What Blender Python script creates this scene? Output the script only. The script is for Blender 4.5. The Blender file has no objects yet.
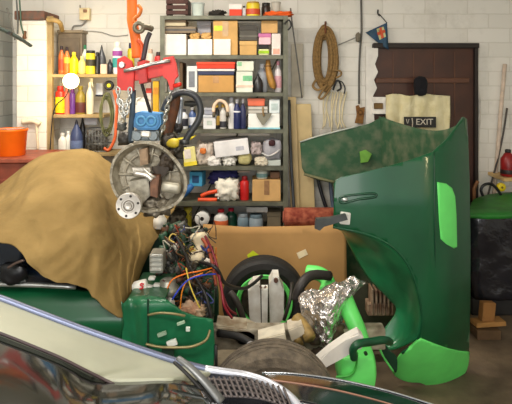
import bpy, bmesh, math, random
from mathutils import Vector, Matrix, noise
from math import sin, cos, pi, radians

SC = bpy.context.scene
COL = SC.collection
rnd = random.Random(7)
F = 549.0
CX, HY, CH = 256.0, 80.0, 1.65      # principal column, horizon row, camera height


def P(px, py, Y):
    return Vector(((px - CX) / F * Y, Y, CH - (py - HY) / F * Y))


def X_(px, Y): return (px - CX) / F * Y
def Z_(py, Y): return CH - (py - HY) / F * Y


# ------------------------------------------------------------------ materials
def lin(c):
    out = []
    for v in c[:3]:
        v = v / 255.0
        out.append(v / 12.92 if v <= 0.04045 else ((v + 0.055) / 1.055) ** 2.4)
    return tuple(out) + (1.0,)


_mc = {}


def M(col, rough=0.6, metal=0.0, var=0.18, scale=14.0, col2=None, bump=0.0, bscale=60.0,
      alpha=1.0, trans=0.0, coat=0.0, emit=0.0, spec=0.5, thr=(0.35, 0.65), detail=4.0):
    key = (col, rough, metal, var, scale, col2, bump, bscale, alpha, trans, coat, emit, spec, thr, detail)
    if key in _mc: return _mc[key]
    m = bpy.data.materials.new('mat_%d_%d_%d' % col[:3]); m.use_nodes = True
    nt = m.node_tree; b = nt.nodes['Principled BSDF']
    b.inputs['Roughness'].default_value = rough
    b.inputs['Metallic'].default_value = metal
    b.inputs['Specular IOR Level'].default_value = spec
    b.inputs['Coat Weight'].default_value = coat
    b.inputs['Coat Roughness'].default_value = 0.12
    b.inputs['Transmission Weight'].default_value = trans
    b.inputs['Alpha'].default_value = alpha
    c = lin(col)
    if emit:
        b.inputs['Emission Color'].default_value = c
        b.inputs['Emission Strength'].default_value = emit
    tc = nt.nodes.new('ShaderNodeTexCoord')
    if var or col2:
        n = nt.nodes.new('ShaderNodeTexNoise'); n.inputs['Scale'].default_value = scale
        n.inputs['Detail'].default_value = detail
        r = nt.nodes.new('ShaderNodeValToRGB')
        r.color_ramp.elements[0].position = thr[0]; r.color_ramp.elements[1].position = thr[1]
        if col2 is None:
            r.color_ramp.elements[0].color = tuple(v * (1 - var) for v in c[:3]) + (1,)
            r.color_ramp.elements[1].color = tuple(min(1, v * (1 + var)) for v in c[:3]) + (1,)
        else:
            r.color_ramp.elements[0].color = c
            r.color_ramp.elements[1].color = lin(col2)
        nt.links.new(tc.outputs['Object'], n.inputs['Vector'])
        nt.links.new(n.outputs['Fac'], r.inputs['Fac'])
        nt.links.new(r.outputs['Color'], b.inputs['Base Color'])
    else:
        b.inputs['Base Color'].default_value = c
    if bump:
        n2 = nt.nodes.new('ShaderNodeTexNoise'); n2.inputs['Scale'].default_value = bscale
        n2.inputs['Detail'].default_value = 5
        bp = nt.nodes.new('ShaderNodeBump'); bp.inputs['Strength'].default_value = bump
        bp.inputs['Distance'].default_value = 0.02
        nt.links.new(tc.outputs['Object'], n2.inputs['Vector'])
        nt.links.new(n2.outputs['Fac'], bp.inputs['Height'])
        nt.links.new(bp.outputs['Normal'], b.inputs['Normal'])
    _mc[key] = m
    return m


def brick_mat(name, c1, c2, mortar, axis='XZ', w=0.34, h=0.115, dirt=(150, 140, 120)):
    m = bpy.data.materials.new(name); m.use_nodes = True
    nt = m.node_tree; b = nt.nodes['Principled BSDF']; b.inputs['Roughness'].default_value = 0.75
    tc = nt.nodes.new('ShaderNodeTexCoord')
    sx = nt.nodes.new('ShaderNodeSeparateXYZ'); cx = nt.nodes.new('ShaderNodeCombineXYZ')
    nt.links.new(tc.outputs['Object'], sx.inputs[0])
    nt.links.new(sx.outputs[0 if axis == 'XZ' else 1], cx.inputs[0])
    nt.links.new(sx.outputs[2], cx.inputs[1])
    # slight wobble so that the courses look hand laid
    nz = nt.nodes.new('ShaderNodeTexNoise'); nz.inputs['Scale'].default_value = 9
    nt.links.new(tc.outputs['Object'], nz.inputs['Vector'])
    mx = nt.nodes.new('ShaderNodeVectorMath'); mx.operation = 'MULTIPLY_ADD'
    mx.inputs[1].default_value = (0.012, 0.012, 0)
    nt.links.new(nz.outputs['Color'], mx.inputs[0]); nt.links.new(cx.outputs[0], mx.inputs[2])
    br = nt.nodes.new('ShaderNodeTexBrick')
    br.inputs['Color1'].default_value = lin(c1); br.inputs['Color2'].default_value = lin(c2)
    br.inputs['Mortar'].default_value = lin(mortar)
    br.inputs['Scale'].default_value = 1.0
    br.inputs['Mortar Size'].default_value = 0.006
    br.inputs['Mortar Smooth'].default_value = 0.6
    br.inputs['Brick Width'].default_value = w; br.inputs['Row Height'].default_value = h
    nt.links.new(mx.outputs[0], br.inputs['Vector'])
    n = nt.nodes.new('ShaderNodeTexNoise'); n.inputs['Scale'].default_value = 4; n.inputs['Detail'].default_value = 8
    n.inputs['Roughness'].default_value = 0.65
    nt.links.new(tc.outputs['Object'], n.inputs['Vector'])
    r = nt.nodes.new('ShaderNodeValToRGB')
    r.color_ramp.elements[0].position = 0.52; r.color_ramp.elements[1].position = 0.72
    r.color_ramp.elements[0].color = (0, 0, 0, 1); r.color_ramp.elements[1].color = (0.3, 0.3, 0.3, 1)
    nt.links.new(n.outputs['Fac'], r.inputs['Fac'])
    mix = nt.nodes.new('ShaderNodeMix'); mix.data_type = 'RGBA'
    nt.links.new(r.outputs['Color'], mix.inputs['Factor'])
    nt.links.new(br.outputs['Color'], mix.inputs['A']); mix.inputs['B'].default_value = lin(dirt)
    nt.links.new(mix.outputs['Result'], b.inputs['Base Color'])
    inv = nt.nodes.new('ShaderNodeMath'); inv.operation = 'MULTIPLY_ADD'
    inv.inputs[1].default_value = -1.0
    nt.links.new(br.outputs['Fac'], inv.inputs[0]); nt.links.new(n.outputs['Fac'], inv.inputs[2])
    bp = nt.nodes.new('ShaderNodeBump'); bp.inputs['Strength'].default_value = 0.22; bp.inputs['Distance'].default_value = 0.012
    nt.links.new(inv.outputs[0], bp.inputs['Height']); nt.links.new(bp.outputs['Normal'], b.inputs['Normal'])
    return m


# ------------------------------------------------------------------ linking
def wloc(o):
    v = Vector((0, 0, 0))
    while o is not None:
        v += o.location; o = o.parent
    return v


def mk(name, bm, mat, parent=None, smooth=False, origin=None, face=None):
    """link the bmesh (world coordinates) as ONE mesh object"""
    if parent is not None:
        org = wloc(parent)
    elif origin is not None:
        org = Vector(origin)
    else:
        xs = [v.co.x for v in bm.verts]; ys = [v.co.y for v in bm.verts]; zs = [v.co.z for v in bm.verts]
        org = Vector(((min(xs) + max(xs)) / 2, (min(ys) + max(ys)) / 2, min(zs)))
    bmesh.ops.translate(bm, verts=bm.verts, vec=-org)
    bmesh.ops.recalc_face_normals(bm, faces=bm.faces)
    if face is not None:
        bm.normal_update()
        if sum((f.normal.dot(Vector(face)) * f.calc_area() for f in bm.faces), 0.0) < 0: bmesh.ops.reverse_faces(bm, faces=bm.faces[:])
    me = bpy.data.meshes.new(name); bm.to_mesh(me); bm.free()
    mats = mat if isinstance(mat, (list, tuple)) else [mat]
    for m in mats: me.materials.append(m)
    for p in me.polygons: p.use_smooth = smooth
    o = bpy.data.objects.new(name, me); COL.objects.link(o)
    if parent is not None: o.parent = parent
    else: o.location = org
    return o


def autosmooth(o, ang=40):
    me = o.data
    for p in me.polygons: p.use_smooth = True
    bm = bmesh.new(); bm.from_mesh(me)
    for e in bm.edges:
        if len(e.link_faces) == 2 and e.calc_face_angle(0) > radians(ang): e.smooth = False
    bm.to_mesh(me); bm.free()
    return o


def tag(o, label, cat, group=None):
    o['label'] = label; o['category'] = cat
    if group: o['group'] = group
    return o


def thing(name, loc, label, cat, group=None):
    o = bpy.data.objects.new(name, None); COL.objects.link(o)
    o.location = loc; o.empty_display_size = 0.05
    return tag(o, label, cat, group)


def struct(o):
    o['kind'] = 'structure'; return o


def solid(o, t, off=0.0, inner=None):
    md = o.modifiers.new('solid', 'SOLIDIFY'); md.thickness = t; md.offset = off
    if inner is not None:
        o.data.materials.append(inner); md.material_offset = len(o.data.materials) - 1
    return o


def subsurf(o, n=1):
    md = o.modifiers.new('sub', 'SUBSURF'); md.levels = n; md.render_levels = n
    return o


# ------------------------------------------------------------------ shapes
def NB(): return bmesh.new()


def box(bm, x0, x1, y0, y1, z0, z1, bev=0.0, seg=1):
    r = bmesh.ops.create_cube(bm, size=1.0)
    vs = r['verts']
    for v in vs:
        v.co = Vector((x0 + (v.co.x + .5) * (x1 - x0), y0 + (v.co.y + .5) * (y1 - y0), z0 + (v.co.z + .5) * (z1 - z0)))
    if bev > 0:
        es = list({e for v in vs for e in v.link_edges})
        bmesh.ops.bevel(bm, geom=es, offset=bev, segments=seg, affect='EDGES', profile=0.6)
    return bm


def rotbox(bm, c, size, rot=(0, 0, 0), bev=0.0, seg=1):
    t = NB(); box(t, -size[0] / 2, size[0] / 2, -size[1] / 2, size[1] / 2, -size[2] / 2, size[2] / 2, bev, seg)
    from mathutils import Euler
    m = Matrix.Translation(Vector(c)) @ Euler(rot).to_matrix().to_4x4()
    bmesh.ops.transform(t, matrix=m, verts=t.verts)
    join(bm, t)
    return bm


def join(bm, t):
    me = bpy.data.meshes.new('tmp'); t.to_mesh(me); t.free(); bm.from_mesh(me); bpy.data.meshes.remove(me)
    return bm


def lathe(bm, prof, c, seg=20, axis='Z', cap=True, sx=1.0, sy=1.0):
    """prof: list of (radius, height); axis Z up or Y (height runs along +Y)"""
    c = Vector(c); rings = []
    for r, h in prof:
        ring = []
        for i in range(seg):
            a = 2 * pi * i / seg
            u, v = r * cos(a) * sx, r * sin(a) * sy
            if axis == 'Z': co = Vector((u, v, h))
            elif axis == 'Y': co = Vector((u, h, v))
            else: co = Vector((h, u, v))
            ring.append(bm.verts.new(c + co))
        rings.append(ring)
    for a, b in zip(rings, rings[1:]):
        for i in range(seg):
            j = (i + 1) % seg
            bm.faces.new((a[i], a[j], b[j], b[i]))
    if cap:
        bm.faces.new(rings[0][::-1]); bm.faces.new(rings[-1])
    return bm


def smooth_path(pts, n=6, closed=False):
    pts = [Vector(p) for p in pts]; out = []
    N = len(pts); rng = range(N if closed else N - 1)
    for i in rng:
        if closed: p0, p1, p2, p3 = pts[(i - 1) % N], pts[i], pts[(i + 1) % N], pts[(i + 2) % N]
        else: p0, p1, p2, p3 = pts[max(i - 1, 0)], pts[i], pts[i + 1], pts[min(i + 2, N - 1)]
        for k in range(n):
            t = k / n
            out.append(0.5 * ((2 * p1) + (p2 - p0) * t + (2 * p0 - 5 * p1 + 4 * p2 - p3) * t * t + (3 * p1 - p0 - 3 * p2 + p3) * t ** 3))
    if not closed: out.append(pts[-1])
    return out


def tube(bm, pts, r, seg=8, n=5, closed=False, flat=1.0):
    path = smooth_path(pts, n, closed) if n > 1 else [Vector(p) for p in pts]
    rs = r if callable(r) else (lambda t: r)
    rings = []; N = len(path); prev = None
    for i, p in enumerate(path):
        if closed: d = path[(i + 1) % N] - path[i - 1]
        else: d = path[min(i + 1, N - 1)] - path[max(i - 1, 0)]
        if d.length < 1e-7: d = Vector((0, 0, 1))
        d.normalize()
        if prev is None:
            up = Vector((0, 0, 1)) if abs(d.z) < 0.9 else Vector((1, 0, 0))
            a = d.cross(up).normalized()
        else:
            a = (prev - d * prev.dot(d))
            a = a.normalized() if a.length > 1e-6 else d.orthogonal().normalized()
        prev = a; b = d.cross(a); rr = rs(i / max(1, N - 1))
        rings.append([bm.verts.new(p + a * (rr * cos(2 * pi * k / seg)) + b * (rr * flat * sin(2 * pi * k / seg))) for k in range(seg)])
    pairs = list(zip(rings, rings[1:]))
    if closed: pairs.append((rings[-1], rings[0]))
    for x, y in pairs:
        for i in range(seg):
            j = (i + 1) % seg
            bm.faces.new((x[i], x[j], y[j], y[i]))
    if not closed:
        bm.faces.new(rings[0][::-1]); bm.faces.new(rings[-1])
    return bm


def cr(a, b, c, d, t):
    return 0.5 * ((2 * b) + (c - a) * t + (2 * a - 5 * b + 4 * c - d) * t * t + (3 * b - a - 3 * c + d) * t ** 3)


def sheet(bm, ctrl, nu=6, nv=6, disp=None):
    """smooth surface through a control net of world points"""
    rows = [[Vector(p) for p in r] for r in ctrl]
    fine = []
    for r in rows:
        fine.append(smooth_path(r, nu))
    W = len(fine[0]); out = []
    for j in range(W):
        out.append(smooth_path([fine[i][j] for i in range(len(rows))], nv))
    H = len(out[0])
    V = [[None] * H for _ in range(W)]
    for j in range(W):
        for i in range(H):
            p = out[j][i]
            if disp: p = p + disp(p, j / (W - 1), i / (H - 1))
            V[j][i] = bm.verts.new(p)
    for j in range(W - 1):
        for i in range(H - 1):
            bm.faces.new((V[j][i], V[j + 1][i], V[j + 1][i + 1], V[j][i + 1]))
    return bm


def panel(bm, outline, depth, step=6.0, dense=True):
    """curved sheet: an outline in the (column,row) of its own plane, cut to a grid, each point at depth(column,row)"""
    t = NB()
    vs = [t.verts.new((x, y, 0)) for x, y in outline]
    t.faces.new(vs)
    t.normal_update()
    bmesh.ops.triangulate(t, faces=t.faces[:], ngon_method='EAR_CLIP')
    x0 = min(p[0] for p in outline); x1 = max(p[0] for p in outline)
    y0 = min(p[1] for p in outline); y1 = max(p[1] for p in outline)
    x = x0 + step
    while x < x1:
        bmesh.ops.bisect_plane(t, geom=t.verts[:] + t.edges[:] + t.faces[:], plane_co=(x + 0.013, 0, 0), plane_no=(1, 0, 0)); x += step
    y = y0 + step
    while y < y1:
        bmesh.ops.bisect_plane(t, geom=t.verts[:] + t.edges[:] + t.faces[:], plane_co=(0, y + 0.017, 0), plane_no=(0, 1, 0)); y += step
    for v in t.verts:
        v.co = P(v.co.x, v.co.y, depth(v.co.x, v.co.y))
    join(bm, t)
    return bm


def curve2(pts, n=5, closed=False):
    return [(p.x, p.y) for p in smooth_path([(a, b, 0) for a, b in pts], n, closed)]


def prism(bm, outline, Y0, Y1, bev=0.0):
    """outline (column,row) cut out of a slab between depths Y0 and Y1, at its real size at Y0"""
    f = [bm.verts.new(P(x, y, Y0)) for x, y in outline]
    d = Vector((0, Y1 - Y0, 0))
    g = [bm.verts.new(v.co + d) for v in f]
    n = len(f)
    faces = [bm.faces.new(f), bm.faces.new(g[::-1])]
    for i in range(n):
        j = (i + 1) % n
        faces.append(bm.faces.new((f[j], f[i], g[i], g[j])))
    if bev:
        es = [e for e in faces[0].edges]
        bmesh.ops.bevel(bm, geom=es, offset=bev, segments=2, affect='EDGES')
    return bm


def lump(bm, c, size, amp=0.25, freq=2.2, sub=4, seed=0.0, flatb=0.0, sharp=False):
    """crumpled body inside the box c +- size/2"""
    t = NB(); bmesh.ops.create_icosphere(t, subdivisions=sub, radius=0.5)
    off = Vector((seed * 3.7, seed * 1.3, seed * 7.1))
    for v in t.verts:
        d = v.co.normalized(); q = d * freq + off
        f = 1 + amp * noise.fractal(q, 1.0, 2.0, 4)
        if sharp: f += amp * 0.8 * (abs(noise.noise(q * 2.3)) * 2 - 0.6)
        # squarish so that it fills its box
        k = max(abs(d.x), abs(d.y), abs(d.z)) ** -0.45
        v.co = d * 0.5 * f * k
        if v.co.z < -0.5 + flatb: v.co.z = -0.5 + flatb + (v.co.z + 0.5 - flatb) * 0.1
    xs = [v.co.x for v in t.verts]; ys = [v.co.y for v in t.verts]; zs = [v.co.z for v in t.verts]
    for v in t.verts:
        v.co = Vector(((v.co.x - min(xs)) / (max(xs) - min(xs)) - .5, (v.co.y - min(ys)) / (max(ys) - min(ys)) - .5, (v.co.z - min(zs)) / (max(zs) - min(zs)) - .5))
    for v in t.verts:
        v.co = Vector(c) + Vector((v.co.x * size[0], v.co.y * size[1], v.co.z * size[2]))
    join(bm, t)
    return bm


def torus(bm, c, R, r, axis='Y', seg=32, ring=10, flat=1.0):
    c = Vector(c); pts = []
    for i in range(seg):
        a = 2 * pi * i / seg
        if axis == 'Y': pts.append(c + Vector((R * cos(a), 0, R * sin(a))))
        elif axis == 'Z': pts.append(c + Vector((R * cos(a), R * sin(a), 0)))
        else: pts.append(c + Vector((0, R * cos(a), R * sin(a))))
    return tube(bm, pts, r, ring, 1, True, flat)


# ------------------------------------------------------------------ palette
WHITE = M((236, 234, 226), 0.55, var=0.06)
CREAM = M((224, 214, 180), 0.6, var=0.1)
GREEN = M((8, 80, 46), 0.36, var=0.14, scale=5, coat=0.35)
GREEN_D = M((14, 62, 40), 0.45, var=0.3, scale=8, coat=0.1)
GREEN_IN = M((52, 92, 62), 0.7, var=0.2, scale=12, col2=(108, 118, 92), thr=(0.42, 0.7))
LIME = M((112, 240, 118), 0.4, var=0.06, scale=8)
RED = M((222, 44, 28), 0.45, var=0.12)
ORANGE = M((238, 110, 30), 0.5, var=0.12)
STEEL = M((176, 176, 172), 0.35, 0.85, var=0.2, scale=25)
ALU = M((160, 156, 144), 0.5, 0.55, col2=(96, 90, 78), scale=22, bump=0.25)
CHROME = M((225, 228, 235), 0.12, 1.0, var=0.0)
DARK = M((34, 33, 32), 0.55, var=0.3)
RUBBER = M((40, 39, 38), 0.75, var=0.25, scale=30)
RUST = M((122, 66, 34), 0.8, col2=(74, 44, 30), scale=30)
WOOD = M((206, 172, 116), 0.65, var=0.16, scale=6)
CARD = M((196, 152, 94), 0.8, var=0.1, scale=5)
RACKM = M((98, 98, 82), 0.5, 0.3, var=0.25)
GREY = M((138, 136, 130), 0.6, var=0.2)
NAVY = M((42, 50, 92), 0.5, var=0.2)
BLACKP = M((22, 22, 24), 0.35, var=0.2)
PAPER = M((238, 236, 230), 0.75, var=0.05)

# ================================================================== SETTING
WY = 4.4
b = NB(); box(b, -2.1, 2.6, WY, WY + 0.2, 0, 2.7)
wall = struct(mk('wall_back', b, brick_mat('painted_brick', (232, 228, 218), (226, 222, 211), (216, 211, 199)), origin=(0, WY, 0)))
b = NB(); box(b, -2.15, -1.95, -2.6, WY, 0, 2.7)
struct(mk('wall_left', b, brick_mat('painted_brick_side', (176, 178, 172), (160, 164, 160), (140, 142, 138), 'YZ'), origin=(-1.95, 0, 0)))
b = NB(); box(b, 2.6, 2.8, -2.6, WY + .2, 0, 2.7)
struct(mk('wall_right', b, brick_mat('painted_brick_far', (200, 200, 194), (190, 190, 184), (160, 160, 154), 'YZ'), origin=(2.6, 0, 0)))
b = NB(); box(b, -2.15, 2.8, -2.6, WY + .2, -0.1, 0)
struct(mk('floor', b, M((128, 110, 88), 0.8, col2=(74, 62, 50), scale=3.5, bump=0.3, bscale=25, detail=8), origin=(0, 0, 0)))
b = NB(); box(b, -2.15, 2.8, -2.6, WY + .2, 2.7, 2.8)
struct(mk('ceiling', b, M((214, 210, 200), 0.8, var=0.08), origin=(0, 0, 2.7)))
# brick pier beside the wooden shelves
b = NB(); box(b, X_(16, 4.1), X_(46, 4.1), 4.1, WY, 0, Z_(20, 4.1), 0.008)
struct(mk('wall_pier', b, brick_mat('pier_brick', (240, 235, 222), (234, 229, 216), (222, 214, 198)), origin=(-1.7, 4.1, 0)))
b = NB(); box(b, X_(14, 4.08), X_(44, 4.08), 4.08, WY, Z_(20, 4.1) + 0.001, Z_(11, 4.1), 0.006)
struct(mk('trim_1', b, M((130, 84, 66), 0.8, col2=(92, 84, 74), scale=25)))

# door: recessed dark planks with battens, dark frame
DX0, DX1, DZ = X_(372, WY), X_(474, WY), Z_(46, WY)
b = NB(); box(b, DX0, DX1, WY - 0.02, WY - 0.001, 0, DZ)
door = mk('door_1', b, M((74, 40, 24), 0.45, col2=(60, 31, 19), scale=7), origin=((DX0 + DX1) / 2, WY, 0))
struct(door)
b = NB()
for k in range(1, 5):
    x = DX0 + (DX1 - DX0) * k / 5
    box(b, x - 0.004, x + 0.004, WY - 0.026, WY - 0.019, 0, DZ - 0.05)
box(b, DX0 + .02, DX1 - .05, WY - 0.04, WY - 0.02, Z_(83, WY), Z_(78, WY), 0.004)
box(b, DX0 + .02, DX1 - .05, WY - 0.04, WY - 0.02, 0.5, 0.6, 0.004)
mk('batten', b, M((92, 56, 36), 0.5), door)
b = NB()
box(b, DX0 - 0.0, DX1 + 0.02, WY - 0.06, WY - .001, DZ - 0.02, DZ + 0.02, 0.004)
box(b, DX1 - 0.014, DX1 + 0.012, WY - 0.06, WY - .001, 0, DZ - 0.02, 0.004)
struct(mk('door_frame', b, M((34, 24, 18), 0.6)))
b = NB()
pts = [(372, 48), (378, 47), (378, 56), (375, 64), (378, 72), (374, 80), (377, 88), (373, 96), (376, 150), (366, 150), (366, 46)]
prism(b, pts, WY - 0.05, WY - 0.03)
struct(mk('trim_2', b, M((226, 222, 214), 0.75, var=.08)))
b = NB()
tube(b, [P(478, 46, WY - .01), P(476, 75, WY - .01), P(479, 110, WY - .01), P(477, 160, WY - .01), P(478, 330, WY - .01)], 0.022, 8, 4, flat=0.6)
struct(mk('trim_3', b, M((206, 200, 190), 0.85, bump=.6, bscale=30)))

# ================================================================== generic small goods
def carton(label, px0, py0, px1, py1, Yf, depth, col, base=None, name='cardboard_box', cat='box', group=None,
           tape=None, lab=None, lid=None, rough=0.75, rot=0.0, flaps=False, col2=None, band=None):
    x0, x1 = X_(px0, Yf), X_(px1, Yf)
    z1 = Z_(py0, Yf); z0 = Z_(py1, Yf) if base is None else base
    t = thing(name, ((x0 + x1) / 2, Yf + depth / 2, z0), label, cat, group)
    mat = M(col, rough, var=0.1, scale=9, col2=col2)
    lh = (z1 - z0) * lid[1] if lid else 0
    b = NB(); box(b, x0 + .002, x1 - .002, Yf, Yf + depth, z0, z1 - lh * 0.9, min(0.006, (z1 - z0) * .12), 2)
    body = mk('body', b, mat, t)
    if lid:
        b = NB(); box(b, x0 - .001, x1 + .001, Yf - .004, Yf + depth + .003, z1 - lh, z1, min(0.005, lh * .2), 2)
        mk('lid', b, M(lid[0], rough, var=.08), t)
    elif flaps:
        xm = (x0 + x1) / 2
        for s, xa, xb in ((1, x0 + .004, xm - .002), (-1, xm + .002, x1 - .004)):
            b = NB(); box(b, xa, xb, Yf + .004, Yf + depth - .004, z1 - 0.001, z1 + 0.003)
            mk('flap', b, mat, t)
    if band:
        zc = z0 + (z1 - z0) * band[1]; zh = (z1 - z0) * band[2]
        b = NB(); box(b, x0 - .0005, x1 + .0005, Yf - .003, Yf + depth * .5, zc - zh / 2, zc + zh / 2)
        mk('band', b, M(band[0], rough), t)
    if tape:
        xm = (x0 + x1) / 2; w = min(0.022, (x1 - x0) * .12)
        b = NB(); box(b, xm - w, xm + w, Yf - .0015, Yf + .004, z0 + (z1 - z0) * .55, z1 - .002)
        mk('tape', b, M(tape, 0.3), t)
    if lab:
        lc, u0, u1, v0, v1 = lab
        b = NB(); box(b, x0 + (x1 - x0) * u0, x0 + (x1 - x0) * u1, Yf - .002, Yf + .003, z0 + (z1 - z0) * v0, z0 + (z1 - z0) * v1)
        mk('paper_label', b, M(lc, 0.6, var=.12, scale=40), t)
    if rot: t.rotation_euler = (0, 0, rot)
    return t


PROF = {
    'bottle': ([(.86, 0), (1, .03), (1, .60), (.93, .67), (.62, .76), (.40, .82), (.38, .88)], [(.46, .86), (.48, .87), (.46, .99), (.40, 1.0)]),
    'spray': ([(.9, 0), (1, .03), (1, .74), (.88, .80), (.55, .83), (.5, .84)], [(.62, .83), (.66, .84), (.62, .97), (.5, 1.0)]),
    'tin': ([(.97, 0), (1, .015), (.97, .04), (.97, .84), (1, .87), (.95, .88)], [(.86, .87), (.9, .88), (.9, .98), (.84, 1.0)]),
    'jar': ([(.85, 0), (1, .05), (1, .70), (.86, .80), (.80, .82)], [(.86, .80), (.90, .81), (.90, .98), (.84, 1.0)]),
    'cone': ([(.92, 0), (1, .03), (1, .48), (.80, .62), (.42, .78), (.26, .86)], [(.26, .85), (.26, .90), (.13, .97), (.10, 1.0)]),
    'tub': ([(.84, 0), (.88, .02), (1, .86), (1.04, .88), (1.04, .92)], [(1.06, .90), (1.08, .91), (1.08, .98), (1.0, 1.0)]),
}


def bottle(label, px, pytop, w, base, Yc, col, cap, lab=None, kind='bottle', name='bottle', cat='bottle', group=None,
           flat=0.8, rough=0.4, labspan=(.14, .52), glass=False, lab2=None):
    x = X_(px, Yc); r = w / 2 / F * Yc; z1 = Z_(pytop, Yc); h = z1 - base
    t = thing(name, (x, Yc, base), label, cat, group)
    body, cp = PROF[kind]
    b = NB(); lathe(b, [(q * r, k * h) for q, k in body], (x, Yc, base), 20, sy=flat)
    bo = autosmooth(mk('body', b, M(col, rough, var=.08, alpha=0.75 if glass else 1.0, coat=.2), t))
    b = NB(); lathe(b, [(q * r, k * h) for q, k in cp], (x, Yc, base), 16, sy=max(flat, .9))
    autosmooth(mk('cap', b, M(cap, 0.45), t))
    if lab:
        k0, k1 = labspan
        b = NB(); lathe(b, [(1.0 * r + .0012, k0 * h), (r + .0015, k0 * h + .001), (r + .0015, k1 * h - .001), (r + .0012, k1 * h)], (x, Yc, base), 20, sy=flat * 1.0)
        autosmooth(mk('paper_label', b, M(lab, 0.5, var=.1, scale=60), t))
    if lab2:
        k0, k1 = .56, .72
        b = NB(); lathe(b, [(r + .001, k0 * h), (r + .0015, k0 * h + .001), (r + .0015, k1 * h - .001), (r + .001, k1 * h)], (x, Yc, base), 20, sy=flat * 1.0)
        autosmooth(mk('paper_label', b, M(lab2, 0.5, var=.1, scale=60), t))
    return t


def rag(label, px0, py0, px1, py1, Yf, depth, col, name='rag', cat='rag', base=None, seed=1.0, amp=.3, freq=2.4, group=None, rough=.85, col2=None, sharp=True, var=.12):
    x0, x1 = X_(px0, Yf), X_(px1, Yf); z1 = Z_(py0, Yf); z0 = Z_(py1, Yf) if base is None else base
    b = NB(); lump(b, ((x0 + x1) / 2, Yf + depth / 2, (z0 + z1) / 2), (x1 - x0, depth, z1 - z0), amp, freq, 4, seed, .08, sharp)
    o = mk(name, b, M(col, rough, var=var, col2=col2, scale=25), None, True)
    return tag(o, label, cat, group)


# ================================================================== METAL RACK
RF, RB = 4.03, 4.37
sh = {k: Z_(py, RF) for k, py in {1: 15.5, 2: 55, 3: 92.5, 4: 129.5, 5: 166.5, 6: 202, 7: 233}.items()}
rx0, rx1 = X_(160, RF), X_(288, RF)
rack = thing('metal_shelf_rack', ((rx0 + rx1) / 2, 4.2, 0), 'dark grey metal shelf rack packed with boxes, bottles and rags', 'shelving')
for s, x in enumerate((rx0, rx1 - 0.035)):
    for y in (RF, RB - 0.035):
        b = NB(); box(b, x, x + .035, y, y + .004, 0.0, sh[1] - .0005); xx = x if s == 0 else x + .031
        box(b, xx, xx + .004, y + .004, y + .035, 0.0, sh[1] - .0005)
        mk('post', b, RACKM, rack)
for k, z in sh.items():
    b = NB(); box(b, rx0 + .004, rx1 - .004, RF + .005, RB - .005, z - 0.008, z - .0005)
    box(b, rx0 + .036, rx1 - .036, RF + .001, RF + .007, z - 0.029, z - .0005, .001)
    mk('shelf_board', b, RACKM, rack)
b = NB(); tube(b, [(rx0 + .02, RB - .02, .2), (rx1 - .02, RB - .02, 1.9)], .006, 6, 1)
mk('brace', b, RACKM, rack)
RY = RF + 0.025      # front of the goods


def R(n): return sh[n]


# --- top shelf
t = thing('crate', (X_(177, RY), RY + .12, R(1)), 'dark brown slatted crate on the top rack shelf', 'crate')
x0, x1 = X_(166, RY), X_(188, RY)
for i in range(3):
    b = NB(); box(b, x0, x1, RY, RY + .012, R(1) + .01 + i * .04, R(1) + .04 + i * .04, .002); mk('slat', b, M((70, 36, 26), .7), t)
for xx in (x0 + .001, x1 - .021):
    b = NB(); box(b, xx, xx + .02, RY + .013, RY + .2, R(1), R(1) + .125, .002); mk('end_panel', b, M((58, 32, 24), .7), t)
bottle('white plastic tub between crate and junk pile on top rack shelf', 198, 3, 13, R(1), RY + .06, (214, 224, 214), (200, 210, 205), None, 'tub', 'tub', 'tub')
rag('heap of dark oily rags on the top rack shelf', 206, 8, 227, 15, RY, .14, (44, 40, 34), base=R(1), seed=2, amp=.4)
carton('red and white printed box on top rack shelf', 229, 4, 242, 15, RY, .09, (228, 70, 44), R(1), name='printed_box', lid=((236, 228, 220), .45))
bottle('slim white and black tube beside the red and white box', 244, 6, 4, R(1), RY + .04, (226, 226, 226), (30, 30, 30), None, 'spray', 'tube', 'tube')
bottle('yellow oil tin with red label on top rack shelf', 253, 2, 14, R(1), RY + .06, (232, 206, 36), (190, 150, 40), (206, 80, 40), 'tin', 'oil_tin', 'tin')
bottle('squat dark brown jar behind the orange cloth', 266, 3, 9, R(1), RY + .16, (52, 34, 24), (30, 24, 22), None, 'jar', 'jar', 'jar')
bottle('pale drinking glass standing behind the orange cloth', 276, 2, 9, R(1), RY + .16, (210, 206, 190), (190, 186, 170), None, 'tub', 'glass', 'glass')
rag('orange cloth lying along the top rack shelf end', 262, 10, 295, 15.5, RY - .02, .12, (226, 96, 30), name='cloth', cat='cloth', base=R(1), seed=5, amp=.3)

# --- second shelf
carton('small white carton at the end of second rack shelf', 165, 34, 186.5, 55, RY, .2, (238, 230, 218), R(2), name='carton')
carton('long flat grey brown box lying on two white cartons', 163, 26.5, 196, 33, RY + .01, .16, (134, 118, 96), None, name='flat_box', band=((92, 88, 84), .5, .3))
carton('flat beige box topmost of the stack by the rack post', 164, 20, 186, 26, RY + .02, .15, (196, 182, 150), None, name='flat_box', lid=((150, 128, 104), .4))
carton('wide white carton beside the tall cardboard box', 187.5, 39, 212.5, 55, RY, .2, (240, 236, 224), R(2), name='carton')
rag('two brown paper parcels lying on the wide white carton', 188, 31.5, 200, 39, RY + .01, .09, (204, 162, 96), name='paper_parcel', cat='parcel', seed=4, amp=.2)
rag('tan paper parcel against the tall cardboard box', 200, 31.5, 212, 39, RY + .01, .09, (210, 168, 104), name='paper_parcel', cat='parcel', seed=9, amp=.2)
carton('grey tin box raised behind the paper parcels', 197, 21, 211, 31.5, RY + .10, .09, (166, 166, 170), 1.98, name='tin_box', lid=((180, 180, 184), .3))
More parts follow.
